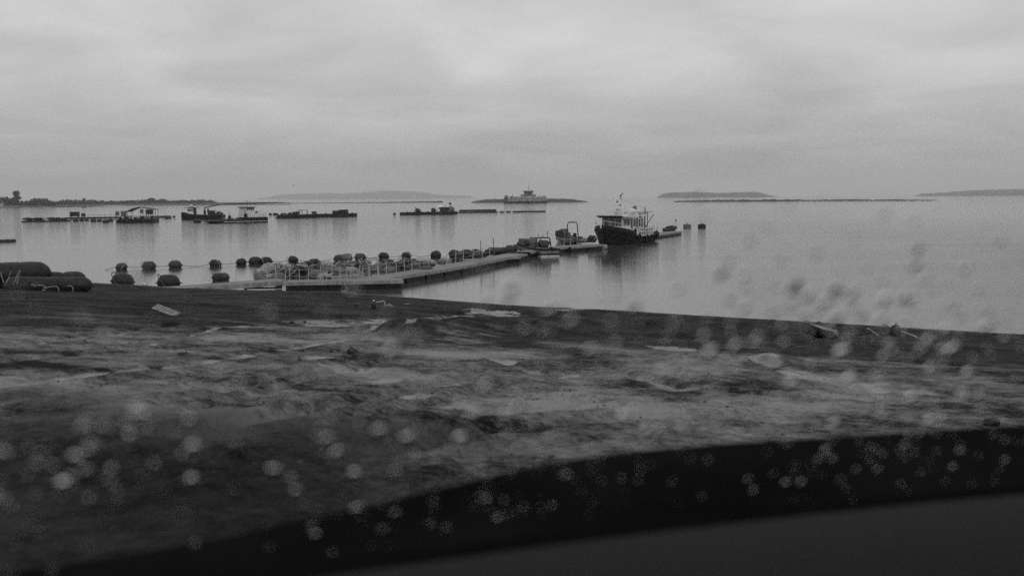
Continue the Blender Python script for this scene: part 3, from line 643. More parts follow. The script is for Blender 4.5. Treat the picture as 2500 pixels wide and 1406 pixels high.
# ------------------------------------------------------------------ boats
def hull_rings(st):
    return [[(x, -hd, zd), (x, -hw, 0.02), (x, -hw * .7, zk * .6), (x, 0, zk), (x, hw * .7, zk * .6), (x, hw, 0.02), (x, hd, zd)] for x, hd, hw, zd, zk in st]
def side_strip(st, z_up, z_dn, off, xs, th=.06, sides=(-1, 1)):
    """a belt that follows the hull side: heights relative to the sheer line"""
    s = MB(); X = [q[0] for q in st]; HD = [q[1] for q in st]; ZD_ = [q[3] for q in st]
    for sg in sides:
        rings = []
        for x in xs:
            h = float(np.interp(x, X, HD)) + off; z = float(np.interp(x, X, ZD_))
            rings.append([(x, sg * (h - th), z + z_up), (x, sg * h, z + z_up), (x, sg * h, z + z_dn), (x, sg * (h - th), z + z_dn)])
        s.loft(rings)
    return s
def tyre(s_, c, r=.38, axis='Y'):
    M_ = Matrix.Translation(c) @ (Matrix.Rotation(R(90), 4, 'Z') if axis == 'Y' else Matrix())
    pts = [M_ @ Vector((0, r * math.cos(k * math.pi / 8), r * math.sin(k * math.pi / 8))) for k in range(16)]
    s_.tube(pts, .13, 7, None, True)

def main_ship():
    bow, stern = at(1450, 601), at(1576, 588); d = bow - stern
    ang = math.atan2(d.y, d.x); Ls = 14.4
    c = stern + d.normalized() * 7.0
    T = thing('work_ship', 'black hulled workboat with white wheelhouse moored at the walkway end', 'boat', (c.x, c.y, 0), ang)
    st = [(-7, 1.7, 1.35, 1.35, -.3), (-6, 1.95, 1.7, 1.2, -.6), (-4, 2.2, 2.05, 1.02, -.9), (-1, 2.3, 2.1, 1.0, -1), (1.5, 2.3, 2.05, 1.2, -1), (3.5, 2.2, 1.75, 1.5, -.9), (5.2, 1.8, 1.15, 1.75, -.8), (6.4, 1.05, .5, 1.95, -.5), (7.2, .12, .06, 2.12, -.2)]
    MB().loft(hull_rings(st)).build('hull', M_hull, T, True)
    side_strip(st, .12, -.06, .05, [-7, -6, -4, -1, 1.5, 3.5, 5.2, 6.4, 7.1], .14).build('rub_rail', M_rub, T)
    side_strip(st, .42, .1, -.02, [1.6, 3.5, 5.2, 6.4, 7.15], .07).build('bow_bulwark', M_hull, T)
    side_strip(st, .2, -.05, .02, [-6.9, -6, -5], .07).build('stern_bulwark', M_hull, T)
    # white side screens with rectangular openings
    for sg in (-1, 1):
        q = thing_part = bpy.data.objects.new('side_screen', None); sc.collection.objects.link(q); q.parent = T
        xs = [-4.4, -3, -1.5, 0, 1.2]
        for up_, dn_ in ((.98, .82), (.52, .40), (.1, -.12)):
            side_strip(st, up_, dn_, .06, xs, .06, (sg,)).build('screen_rail', M_white, q)
        for x in np.linspace(-4.4, 1.15, 10):
            h = float(np.interp(x, [a[0] for a in st], [a[1] for a in st])); z = float(np.interp(x, [a[0] for a in st], [a[3] for a in st]))
            MB().box((x, sg * (h + .035), z + .43), (.24 if x < .9 else .5, .05, 1.05)).build('screen_post', M_white, q)
        MB().box((-1.5, sg * 1.95, 1.45), (5.4, .05, .9)).build('inner_panel', M_dsteel, q)
    # deckhouse
    DH = MB(); DH.loft([[(-2.8, -1.55, .9), (-2.8, 1.55, .9), (-2.8, 1.5, 3.3), (-2.8, -1.5, 3.3)], [(4.1, -1.5, .9), (4.1, 1.5, .9), (3.75, 1.42, 3.45), (3.75, -1.42, 3.45)]])
    dh = DH.build('deckhouse', M_white, T)
    for y in (-.9, 0, .9):
        o = MB().box((3.86, y, 2.78), (.06, .8, .95), Matrix.Rotation(-.136, 3, 'Y')).build('front_window', M_glass, dh)
    for sg in (-1, 1):
        for x, w_, z_, h_ in ((3.15, .8, 2.8, .85), (2.1, .75, 2.8, .8), (1.1, .45, 2.6, 1.2), (.2, .55, 2.65, .95), (-.6, .45, 2.55, 1.2), (-1.4, .55, 2.6, .95), (-2.2, .45, 2.4, 1.4)):
            MB().box((x, sg * 1.495, z_), (w_, .07, h_)).build('side_window', M_glass, dh)
    R_ = MB(); R_.box((.55, 0, 3.52), (7.2, 3.5, .14)); R_.prism([(4.15, 3.45), (4.9, 3.62), (4.9, 3.72), (4.15, 3.59)], -1.75, 1.75); rf = R_.build('wheelhouse_roof', M_white, T)
    MB().box((4.45, 0, 3.44), (.9, 3.3, .05), Matrix.Rotation(-.2, 3, 'Y')).build('visor', M_dsteel, T)
    s = MB()
    for sg in (-1, 1):
        for x in np.linspace(-2.6, 4.5, 8): s.tube([(x, sg * 1.65, 3.55), (x, sg * 1.65, 4.1)], .025, 5)
        s.tube([(-2.6, sg * 1.65, 4.1), (4.5, sg * 1.65, 4.1)], .025, 5); s.tube([(-2.6, sg * 1.65, 3.85), (4.5, sg * 1.65, 3.85)], .02, 5)
    s.tube([(4.5, -1.65, 4.1), (4.5, 1.65, 4.1)], .025, 5); s.build('roof_rail', M_white, T)
    s = MB(); s.lathe([(-.3, .1), (-.28, .42), (-.05, .5), (.15, .46), (.26, .3), (.3, .05)], 14, Matrix.Translation((1.6, -.5, 4.25)) @ Matrix.Rotation(R(-90), 4, 'Y')); s.box((1.6, -.5, 3.8), (.3, .3, .5)); s.build('radar_dome', M_white, T, True)
    s = MB(); s.box((2.0, .2, 4.5), (.35, 1.3, .16)); s.box((2.0, .2, 4.1), (.25, .25, .9)); s.build('radar_scanner', M_white, T)
    s = MB(); s.lathe([(-.75, .1), (-.7, .36), (0, .42), (.7, .36), (.75, .1)], 12, Matrix.Translation((-.3, .9, 4.05))); s.build('life_raft', M_white, T, True)
    s = MB(); Mx = Matrix.Translation((-1.9, .6, 4.5)) @ Matrix.Rotation(.5, 4, 'Z') @ Matrix.Rotation(-.25, 4, 'Y')
    s.lathe([(-.08, .05), (-.05, .2), (.01, .3), (.03, .3), (-.03, .17), (-.04, .02)], 16, Mx); s.tube([(-1.9, .6, 3.55), (-1.95, .6, 4.45)], .04, 6); s.build('satellite_dish', M_steel, T, True)
    s = MB(); s.tube([(1.0, 0, 3.55), (1.0, 0, 6.3)], .045, 6, .025); s.tube([(1.0, -.6, 5.2), (1.0, .6, 5.2)], .025, 5); mst = s.build('signal_mast', M_white, T)
    s = MB(); s.prism([(1.02, 6.25), (1.5, 6.2), (1.45, 5.95), (1.02, 6.0)], -.01, .01); s.prism([(1.02, 5.85), (1.45, 5.75), (1.02, 5.6)], -.01, .01); s.box((1.0, -.6, 5.35), (.14, .14, .22)); s.box((1.0, -.2, 4.9), (.14, .14, .2)); s.box((1.0, .1, 6.35), (.12, .12, .2)); s.build('flags_and_lamps', M_black, mst)
    # after deck
    s = MB()
    for x, y, z in ((-3.3, -1.4, 4.0), (-3.3, 1.4, 4.0), (-4.3, -1.4, 3.95), (-4.3, 1.4, 3.95)): s.tube([(x, y, 1), (x, y, z)], .05, 6)
    for y in (-1.4, 1.4): s.tube([(-2.8, y, 3.75), (-4.4, y, 3.95)], .05, 6)
    s.tube([(-4.3, -1.4, 3.9), (-4.3, 1.4, 3.9)], .05, 6); s.build('deck_gantry', M_dsteel, T)
    s = MB(); s.lathe([(0, .2), (2.4, .2), (2.45, .24), (2.55, .24)], 12, Matrix.Translation((-4.2, .4, 1.2)) @ Matrix.Rotation(R(-90), 4, 'Y')); s.build('exhaust_stack', M_dsteel, T)
    MB().box((-3.9, -.1, 1.6), (1.6, 1.6, 1.1)).build('engine_casing', M_white, T); MB().box((-3.0, .9, 1.9), (.5, .9, 1.9)).build('locker', M_steel, T)
    s = MB(); s.tube([(-6.0, .3, 1), (-6.05, .3, 4.6)], .09, 8, .05); s.tube([(-6.05, -.9, 3.9), (-6.05, 1.5, 3.9)], .03, 5); s.tube([(-6.0, .3, 1.8), (-6.9, 1.2, 3.6)], .05, 6); s.build('stern_mast', M_dsteel, T)
    s = MB(); s.tube([(-6.05, .3, 4.3), (-4.3, 1.4, 3.95), (-2.8, 1.5, 3.6)], .012, 4); s.tube([(-6.05, .3, 4.4), (-7, 1.5, 1.5)], .012, 4); s.tube([(-6.05, .3, 4.4), (-7, -1.5, 1.5)], .012, 4); s.tube([(1, 0, 5.6), (-6.05, .3, 4.4)], .012, 4); s.build('rigging', M_drope, T)
    s = MB()
    for sg in (-1, 1):
        for x in (-7, -6, -5): s.tube([(x, sg * 1.75, 1.2), (x, sg * 1.75, 2.1)], .035, 5)
        for z in (1.65, 2.1): s.tube([(-7, sg * 1.75, z), (-4.6, sg * 1.95, z)], .03, 5)
    s.build('stern_rail', M_white, T)
    MB().blob((-5.2, .3, 1.5), (.9, .8, .5), 4, 2, .5).build('net_heap', M_net, T)
    s = MB(); X = [q[0] for q in st]
    for x in (4.2, 5.4, 6.4, 7.0):
        h = float(np.interp(x, X, [q[1] for q in st])); z = float(np.interp(x, X, [q[3] for q in st]))
        for sg in (-1, 1): s.tube([(x, sg * h * .95, z + .3), (x, sg * h * .95, z + .95)], .025, 5)
    for sg in (-1, 1): s.tube([(x_, sg * float(np.interp(x_, X, [q[1] for q in st])) * .95, float(np.interp(x_, X, [q[3] for q in st])) + .95) for x_ in (3.8, 5.2, 6.4, 7.05)], .025, 5)
    s.build('bow_rail', M_white, T)
    s = MB(); s.box((5.2, 0, 1.95), (.7, 1.0, .5)); s.box((6.0, 0, 2.1), (.4, .6, .4)); s.build('windlass', M_steel, T)
    MB().box((4.75, -.2, 2.1), (.2, 2.2, .12)).build('foredeck_beam', M_white, T)
    for x, zz in ((-6.6, .75), (-5.6, .6), (-4.6, .5), (-3.4, .5), (-2.0, .5), (.6, .75)):
        for sg in (-1, 1):
            s = MB(); h = float(np.interp(x, X, [q[1] for q in st])); tyre(s, (x, sg * (h + .08), zz + .1)); s.build('tyre_fender', M_rub, T, True)
main_ship()

def skiff(pa, pb, wd, label, arch_h, arch_x, motor=True):
    """open workboat from stern corner pa to bow pb (px at waterline)"""
    a_, b_ = at(*pa), at(*pb); d = b_ - a_; Lb = math.hypot(d.x, d.y); T = thing('open_skiff', label, 'boat', (a_.x, a_.y, 0), math.atan2(d.y, d.x), 'open skiffs at the walkway')
    st = [(0, wd * .5, wd * .46, .72, -.25), (Lb * .35, wd * .5, wd * .46, .72, -.3), (Lb * .7, wd * .47, wd * .4, .8, -.3), (Lb * .9, wd * .36, wd * .25, .95, -.2), (Lb, wd * .2, wd * .1, 1.05, -.1)]
    MB().loft(hull_rings(st)).build('hull', mat('pale_hull_paint', 0.2, 0.4, 0.3, 1.2, v2=0.09), T, True)
    xs = [0, Lb * .35, Lb * .7, Lb * .9, Lb]
    s = side_strip(st, .1, -.06, .07, xs, .16); s.box((-.05, 0, .74), (.16, wd + .12, .16)); s.build('rubber_gunwale', M_rub, T)
    s = side_strip(st, -.38, -.52, .0, xs, .1); s.box((-.02, 0, .27), (.1, wd * .97, .14)); s.build('dark_stripe', M_hull, T)
    s = side_strip(st, -.6, -.7, .0, xs, .1); s.box((-.03, 0, .07), (.1, wd * .96, .11)); s.build('white_stripe', M_white, T)
    ax = Lb * arch_x
    s = MB(); y = wd * .44; s.tube([(ax, -y, .7), (ax, -y * .82, .7 + arch_h * .85), (ax, -y * .7, .7 + arch_h), (ax, y * .7, .7 + arch_h), (ax, y * .82, .7 + arch_h * .85), (ax, y, .7)], .07, 8)
    s.build('arch', M_black, T, True)
    s = MB(); s.box((Lb * .5, 0, 1.0), (.9, .7, .6)); s.prism([(Lb * .5 + .45, 1.3), (Lb * .5 + .55, 1.8), (Lb * .5 + .5, 1.8), (Lb * .5 + .38, 1.3)], -.4, .4); s.build('console', M_grey, T)
    if motor:
      s = MB(); s.lathe([(-.25, .1), (-.2, .22), (.2, .24), (.3, .12)], 10, Matrix.Translation((-.25, .2, 1.05)) @ Matrix.Rotation(R(-90), 4, 'Y')); s.box((-.3, .2, .4), (.2, .22, 1.0)); s.build('outboard_motor', M_black, T, True)
    for x in (.25, .72): MB().box((Lb * x, 0, .8), (.3, wd * .86, .06)).build('thwart', M_wood, T)
    return T, Lb, ax
T, Lb, ax = skiff((1343, 627), (1272, 616), 2.0, 'open skiff with low black arch and aerials beside the outer walkway', 1.15, .22, False)
for y, h in ((-.5, .7), (.05, .32), (.55, .45)): MB().tube([(ax, y, 1.83), (ax, y, 1.83 + h)], .03, 5).build('aerial', M_dsteel, T)
MB().prism([(ax, 2.5), (ax + .28, 2.2), (ax, 2.15)], -.51, -.49).build('pennant', M_black, T)
p = T.matrix_basis @ Vector((Lb * .8, .1, .95)); s = MB(); s.box((0, 0, .3), (2.1, 1.0, .62), None, .9); s.blob((-1, 0, .3), (.5, .5, .35), 3, 2, .4); q = s.build('cargo_bundle', M_tarp, None, True); q.location = p; q.rotation_euler = (0, 0, T.rotation_euler.z); tag(q, 'long grey tarpaulin bundle lying in the bow of the low arched skiff', 'bundle')
for k, (fx, lab) in enumerate([(.38, 'dark upright seat back standing amid the low arched skiff'), (.25, 'dark heap under the black arch of the skiff')]):
    p = T.matrix_basis @ Vector((Lb * fx, -.2, .85)); s = MB(); s.blob((0, 0, .35), (.3, .45, .45) if k == 0 else (.6, .6, .4), 9 + k, 2, .4); q = s.build('gear_heap', M_net, None, True); q.location = p; tag(q, lab, 'gear')
T, Lb, ax = skiff((1405, 594), (1364, 589.5), 1.9, 'open skiff with tall black arch on the far side of the walkway', 2.0, .18)
p = T.matrix_basis @ Vector((Lb * .8, 0, .8)); s = MB(); s.box((0, 0, .3), (1.5, 1.3, .75)); s.blob((.2, 0, .4), (.8, .7, .5), 13, 2, .5); q = s.build('cargo_crate', M_net); q.location = p; q.rotation_euler = (0, 0, T.rotation_euler.z); tag(q, 'dark net filled crate in the bow of the tall arched skiff', 'crate')

def workboat():     # dark boat with crane, behind the white barge
    stern, bow = at(546, 536), at(443, 536.5); d = bow - stern; Lb = math.hypot(d.x, d.y)
    T = thing('crane_boat', 'dark workboat with small wheelhouse and folded deck crane', 'boat', ((bow + stern) / 2)[:], math.atan2(d.y, d.x)); h = Lb / 2
    st = [(-h, 1.7, 1.5, 1.3, -.3), (-h * .5, 1.9, 1.8, 1.2, -.6), (h * .2, 1.9, 1.7, 1.35, -.6), (h * .7, 1.4, .8, 1.8, -.5), (h, .1, .05, 2.2, -.2)]
    MB().loft(hull_rings(st)).build('hull', M_hull, T, True)
    side_strip(st, .1, -.08, .06, [-h, -h * .5, h * .2, h * .7, h * .98], .14).build('rub_rail', M_dsteel, T)
    MB().box((h * .5, 0, 2.5), (1.7, 2.0, 1.9)).build('wheelhouse', M_white, T)
    for sg in (-1, 1):
        for x in (-.5, .1, .6): MB().box((h * .5 + x, sg * 1.01, 2.8), (.42, .05, .6)).build('window', M_glass, T)
    for x, w_ in ((h * .5, 3.4),): MB().box((x, 0, 3.55), (w_, 2.5, .14)).build('roof', M_dsteel, T)
    s = MB(); s.blob((h * .5, 0, 4.0), (.6, .5, .4), 5, 2, .2); s.build('radar_dome', M_white, T); MB().tube([(h * .38, 0, 3.6), (h * .38, 0, 5.2)], .04, 5).build('mast', M_dsteel, T)
    MB().box((h * .32, .5, 2.1), (.7, .8, 2.6)).build('funnel', M_dsteel, T)
    s = MB(); cx_ = -h * .12; s.box((cx_, 0, 1.9), (.5, .5, 1.7)); s.tube([(cx_, 0, 2.7), (cx_, 0, 3.6)], .16, 6); s.build('crane_post', M_dsteel, T)
    s = MB(); s.tube([(cx_, 0, 3.5), (cx_ - 2.2, 0, 4.0), (cx_ - 4.4, 0, 4.3)], .17, 6); s.tube([(cx_ - 4.4, 0, 4.3), (cx_ - 4.8, 0, 3.8)], .08, 5); s.build('crane_boom', M_dsteel, T)
    s = MB(); s.box((-h * .45, 0, 1.9), (1.6, 1.6, 1.5)); s.box((-h * .3, .4, 2.4), (.4, .4, 1.6)); s.build('deck_winch', M_dsteel, T)
    for x in (-.6, -.75, -.9): MB().tube([(h * x, .9, 1.2), (h * x, .9, 3.4 + x)], .04, 5).build('deck_post', M_dsteel, T)
    MB().blob((-h * .8, 0, 1.6), (1.4, 1.2, .7), 8, 2, .5).build('net_heap', M_net, T)
workboat()
def landing_barge():
    a_, b_ = at(520, 545.5), at(640, 542.0); d = b_ - a_; Lb = math.hypot(d.x, d.y)
    T = thing('landing_barge', 'low dark landing barge with tall white wheelhouse at its stern', 'boat', a_[:], math.atan2(d.y, d.x))
    MB().prism([(-1.6, 1.0), (0, .95), (Lb, 1.0), (Lb, -.4), (1.4, -.4)], -2.3, 2.3).build('hull', M_hull, T)
    MB().prism([(-1.75, 1.0), (-1.6, 1.08), (1.0, .12), (1.0, .0)], -2.2, 2.2).build('bow_ramp', M_pale, T)
    MB().box((Lb / 2 + .7, -2.34, .48), (Lb - 1.6, .05, .16)).build('white_stripe', M_white, T)
    MB().box((Lb * .8, -.0, 1.45), (Lb * .4, 4.7, .9)).build('raised_bulwark', M_hull, T)
    MB().box((Lb * .795, 0, 2.6), (Lb * .39, 3.8, 1.5)).build('deckhouse', M_white, T)
    MB().box((Lb * .69, 0, 3.85), (Lb * .18, 3.2, 1.1)).build('upper_deckhouse', M_white, T)
    s = MB(); s.loft([[(Lb * .61, -1.4, 4.4), (Lb * .76, -1.4, 4.4), (Lb * .76, 1.4, 4.4), (Lb * .61, 1.4, 4.4)], [(Lb * .60, -1.55, 5.5), (Lb * .77, -1.55, 5.5), (Lb * .77, 1.55, 5.5), (Lb * .60, 1.55, 5.5)]]); bh = s.build('bridge', M_white, T)
    for x in (.625, .665, .705, .745): MB().box((Lb * x, -1.5, 5.0), (.38, .16, .72)).build('bridge_window', M_glass, bh)
    MB().box((Lb * .685, 0, 5.6), (Lb * .21, 3.9, .2)).build('bridge_roof', M_dsteel, T)
    s = MB(); s.tube([(Lb * .69, 0, 5.7), (Lb * .69, 0, 8.2)], .05, 5); s.tube([(Lb * .64, .3, 5.7), (Lb * .64, .3, 6.8)], .03, 5); s.tube([(Lb * .69, -.6, 6.9), (Lb * .69, .6, 6.9)], .03, 5); s.build('mast', M_dsteel, T)
    s = MB(); s.lathe([(-.12, .45), (.12, .45)], 12, Matrix.Translation((Lb * .8, -1.2, 3.75)) @ Matrix.Rotation(R(90), 4, 'Z')); s.build('life_ring', M_dsteel, T)
    MB().box((Lb * .87, -.6, 3.75), (1.0, 1.2, .8)).build('vent_box', M_white, T)
    s = MB(); s.tube([(Lb * .82, -1.8, 3.4), (Lb * .82, -1.8, 4.1), (Lb * .97, -1.8, 4.1), (Lb * .97, -1.8, 3.4)], .035, 5); s.build('deck_rail', M_galv, T)
    for x in (.30, .42, .5, .57): MB().tube([(Lb * x, -2.1, .9), (Lb * x, -2.1, 2.0)], .035, 5).build('rail_post', M_dsteel, T)
    s = MB(); s.tube([(Lb * .24, -2.1, 1.9), (Lb * .58, -2.1, 1.9)], .03, 5); s.build('hand_rail', M_dsteel, T)
    s = MB(); s.tube([(Lb * .3, 0, 1), (Lb * .33, 0, 3.0), (Lb * .33, 0, 4.4)], .1, 6, .03); s.box((Lb * .33, 0, 2.0), (.5, .6, 1.2)); s.build('deck_davit', M_dsteel, T)
    for k, x in enumerate((.2, .36, .5)): MB().blob((Lb * x, .2, 1.2), (.9, 1.0, .55), k + 40, 2, .5).build('deck_gear', M_net, T)
    s = MB(); s.box((Lb * .59, -1.4, 2.0), (.6, .8, 2.4)); s.tube([(Lb * .575, -1.4, 1), (Lb * .575, -1.4, 4.6)], .08, 6); s.build('ladder_frame', M_dsteel, T)
    return T
landing_barge().scale = (1, 1, .7)

def flat_barge(pa, pb, label, depth=6.0, h=1.1):
    a_, b_ = at(*pa), at(*pb); d = b_ - a_; Lb = math.hypot(d.x, d.y); T = thing('flat_barge', label, 'barge', a_[:], math.atan2(d.y, d.x), 'flat barges at anchor')
    MB().prism([(0, h), (Lb, h), (Lb, .15), (Lb - 1.0, -.4), (1.0, -.4), (0, .15)], 0, depth).build('hull', M_hull, T)
    s = MB(); s.box((Lb / 2, -.06, h - .1), (Lb, .12, .2)); s.build('rub_rail', M_dsteel, T)
    for x in np.linspace(.06, .94, 8): MB().box((Lb * x, .4, h + .15), (.3, .3, .3)).build('bollard', M_dsteel, T)
    return T, Lb, h
def on(T, x, y, z): return T.matrix_basis @ Vector((x, y, z))
T, Lb, h = flat_barge((693, 533.6), (872, 528.8), 'long flat dark barge loaded with rolls, left of the two', 3, 1.1)
def roll(T, x, y, z, l, r, lab, n=4):
    q = thing('pipe_bundle', lab, 'pipes', on(T, x, y, z), T.rotation_euler.z)
    for k in range(n):
        yy, zz = ((k % 2) * 2 * r, (k // 2) * 1.8 * r)
        MB().lathe([(-l / 2, r * .9), (-l / 2 + .1, r), (l / 2 - .1, r), (l / 2, r * .9)], 10, Matrix.Translation((random.uniform(-.2, .2), yy, zz + r))).build('pipe', M_black, q)
roll(T, Lb * .86, 1.5, h, 3.4, .33, 'taller bundle of black pipes at the seaward end of the long barge')
roll(T, Lb * .75, 1.5, h, 2.4, .26, 'lower bundle of black pipes beside the taller one on the long barge')
def lump(T, x, y, z, r, lab, mm, seed, name='gear_pile', cat='gear'):
    s = MB(); s.blob((0, 0, r[2] * .8), r, seed, 2, .55); q = s.build(name, mm, None, True); q.location = on(T, x, y, z); q.rotation_euler = (0, 0, T.rotation_euler.z); tag(q, lab, cat)
lump(T, Lb * .2, 1.5, h, (1.6, 1, .55), 'dark pile of gear at the landward end of the long barge', M_net, 61)
lump(T, Lb * .44, 1.5, h, (.9, .7, .5), 'small dark heap amid the long barge', M_net, 62)
lump(T, Lb * .12, 1.5, h, (.5, .6, .4), 'tiny dark heap near the landward corner of the long barge', M_black, 63)
s = MB(); s.tube([(0, 0, .5), (3.2, 0, 1.3)], .09, 6); s.tube([(0, 1, .5), (3.2, 1, 1.3)], .09, 6); s.tube([(3.2, 0, 0), (3.2, 0, 1.3)], .08, 6); s.tube([(1.4, 0, 0), (1.4, 0, .85)], .08, 6); s.tube([(5, 0, 1.4), (5.6, 0, .4)], .14, 6); s.tube([(3.2, 1, 1.3), (5, 0, 1.45)], .06, 5)
q = s.build('lifting_frame', M_steel); q.location = on(T, Lb * .17, 1.2, h); q.rotation_euler = (0, 0, T.rotation_euler.z); tag(q, 'grey sloping lifting frame lying on the long barge', 'frame')
T, Lb, h = flat_barge((988, 525.6), (1118, 523.0), 'flat dark barge with white cargo, right of the two', 3, 1.0)
lump(T, Lb * .28, 1.5, h, (1.3, 1, .7), 'dark winch like heap on the right hand barge', M_black, 71)
s = MB(); s.tube([(0, 0, 0), (-.9, 0, 1.9)], .1, 6); s.tube([(.7, 0, .6), (-.4, 0, 1.3)], .08, 6); q = s.build('bent_pole', M_dsteel); q.location = on(T, Lb * .27, 1.2, h); tag(q, 'leaning steel pole beside the winch on the right hand barge', 'pole')
lump(T, Lb * .58, 1.5, h, (.9, 1, .75), 'rounded dark drum on the right hand barge', M_black, 72)
s = MB(); s.box((0, 0, .5), (1.1, 1.5, 1.0)); s.box((0, 0, 1.04), (1.2, 1.6, .08)); q = s.build('white_crate', M_white); q.location = on(T, Lb * .66, 1.2, h); tag(q, 'white box standing in the middle of the right hand barge', 'crate')
s = MB(); s.box((0, 0, .75), (3.4, 1.6, 1.5)); s.box((0, 0, 1.53), (3.6, 1.8, .1)); q = s.build('dark_container', M_dsteel); q.location = on(T, Lb * .78, 1.6, h); q.rotation_euler = (0, 0, T.rotation_euler.z); tag(q, 'dark steel container on the right hand barge', 'container')
lump(T, Lb * .76, 2.8, h + 1.4, (1.9, 1, .55), 'white sacks piled on the dark container', M_white, 73, 'sack_pile', 'sacks')
lump(T, Lb * .93, 2.0, h, (1.3, 1.2, 1.0), 'pale grey heap at the seaward end of the right hand barge', M_grey, 74)
s = MB(); s.tube([(0, 0, 0), (0, 0, 2.6)], .09, 6); s.blob((0, 0, 2.9), (.5, .4, .4), 2, 2, .3); s.tube([(0, 0, 2.4), (-1.0, 0, 1.2)], .06, 5); q = s.build('deck_lamp_mast', M_dsteel); q.location = on(T, Lb * .9, 1.5, h); tag(q, 'short mast with dark head at the seaward end of the right hand barge', 'mast')

# far strings of floats
def far_float(px, py, col, lab, grp, scale=1.0, z=.2, rz=0.0):
    p = at(px, py); a_float((p.x, p.y, z), rz, col, lab, grp, scale, 0, None, 'far_float')
px = 1122.0; k = 0
while px < 1330:
    py = 520.6 - (px - 1120) * .0135
    if px < 1210: cols = 'dgrey' if px < 1160 else 'black'
    elif px < 1256: cols = None if (k % 3 == 0) else 'dgrey'
    else: cols = 'black'
    if cols:
        far_float(px, py, cols, 'dark float in the long string trailing from the right hand barge', 'string of floats behind the right hand barge', 1.0, .2, random.uniform(-.3, .3))
        if px < 1208: far_float(px + 2, py - 1.9, cols, 'dark float in the back line of the double string behind the barge', 'back line of the float string', 1.05, .7, random.uniform(-.3, .3))
    px += 5.3; k += 1
for px in (635, 641, 646, 660, 670, 675, 689, 696, 713): far_float(px, 525.2, 'black', 'tiny black float in the line between white barge and long barge', 'tiny floats between the barges', 1.25, .25, random.uniform(-1, 1))
p = at(482, 544); a_float((p.x, p.y, .35), .1, 'black', 'lone black mooring float in front of the crane boat', None, 1.75, 0, None, 'mooring_float')
p = at(679, 533); a_float((p.x, p.y, .1), .1, 'dgrey', 'lone small float just left of the long barge', None, 1.4, 0, None, 'mooring_float')
p = at(963, 525); a_float((p.x, p.y, .35), 1.5, 'grey', 'lone faint grey float left of the right hand barge', None, 1.3, 0, None, 'mooring_float')
for px, lab, mm in ((1677.5, 'grey drum shaped mooring buoy, left of two beyond the ship', M_steel), (1713.5, 'black drum shaped mooring buoy, right of two beyond the ship', M_black)):
    p = at(px, 557.5); T = thing('mooring_buoy', lab, 'buoy', (p.x, p.y, 0), 0, 'drum shaped mooring buoys')
    MB().lathe([(-.5, .62), (-.4, .72), (.7, .74), (.76, .66)], 18, Matrix.Rotation(R(-90), 4, 'Y')).build('drum', mm, T, True)
    MB().lathe([(.74, .3), (.86, .26)], 12, Matrix.Rotation(R(-90), 4, 'Y')).build('cap', mm, T)
    s = MB(); s.tube([(-.15, 0, .84), (-.12, 0, 1.1), (.12, 0, 1.1), (.15, 0, .84)], .03, 6); s.build('mooring_eye', M_dsteel, T)
p0, p1 = at(1684, 552.5, .4), at(1706, 552.5, .4); s = MB(); s.tube([p0, (p0 + p1) / 2 + Vector((0, 0, .08)), p1], .03, 5); tag(s.build('buoy_line', M_rope), 'pale line stretched between the two drum shaped buoys', 'rope')
p = at(1650, 556); s = MB(); s.tube([(0, 0, -.3), (0, 0, 1.3)], .03, 6); s.blob((0, 0, 1.4), (.22, .22, .15), 3, 1, .2); q = s.build('marker_pole', M_dsteel); q.location = p; tag(q, 'thin marker pole with dark top beyond the outer pontoon', 'marker')
# float tube at the left edge
p0, p1 = at(-40, 592.5), at(38, 589.5); d = p1 - p0
T = thing('float_tube', 'dark floating tube on the open water at the left picture edge', 'tube', p1[:], math.atan2(d.y, d.x))
Lt = d.length; MB().lathe([(-Lt, .2), (-Lt + .1, .26), (-.15, .26), (0, .2)], 14, Matrix.Translation((0, 0, .1))).build('tube_body', M_dgrey, T, True)
for x in (-.3, -1.2, -2.2, -3.2): MB().lathe([(-.05, .285), (.05, .285)], 14, Matrix.Translation((x, 0, .1))).build('tube_ring', M_black, T)

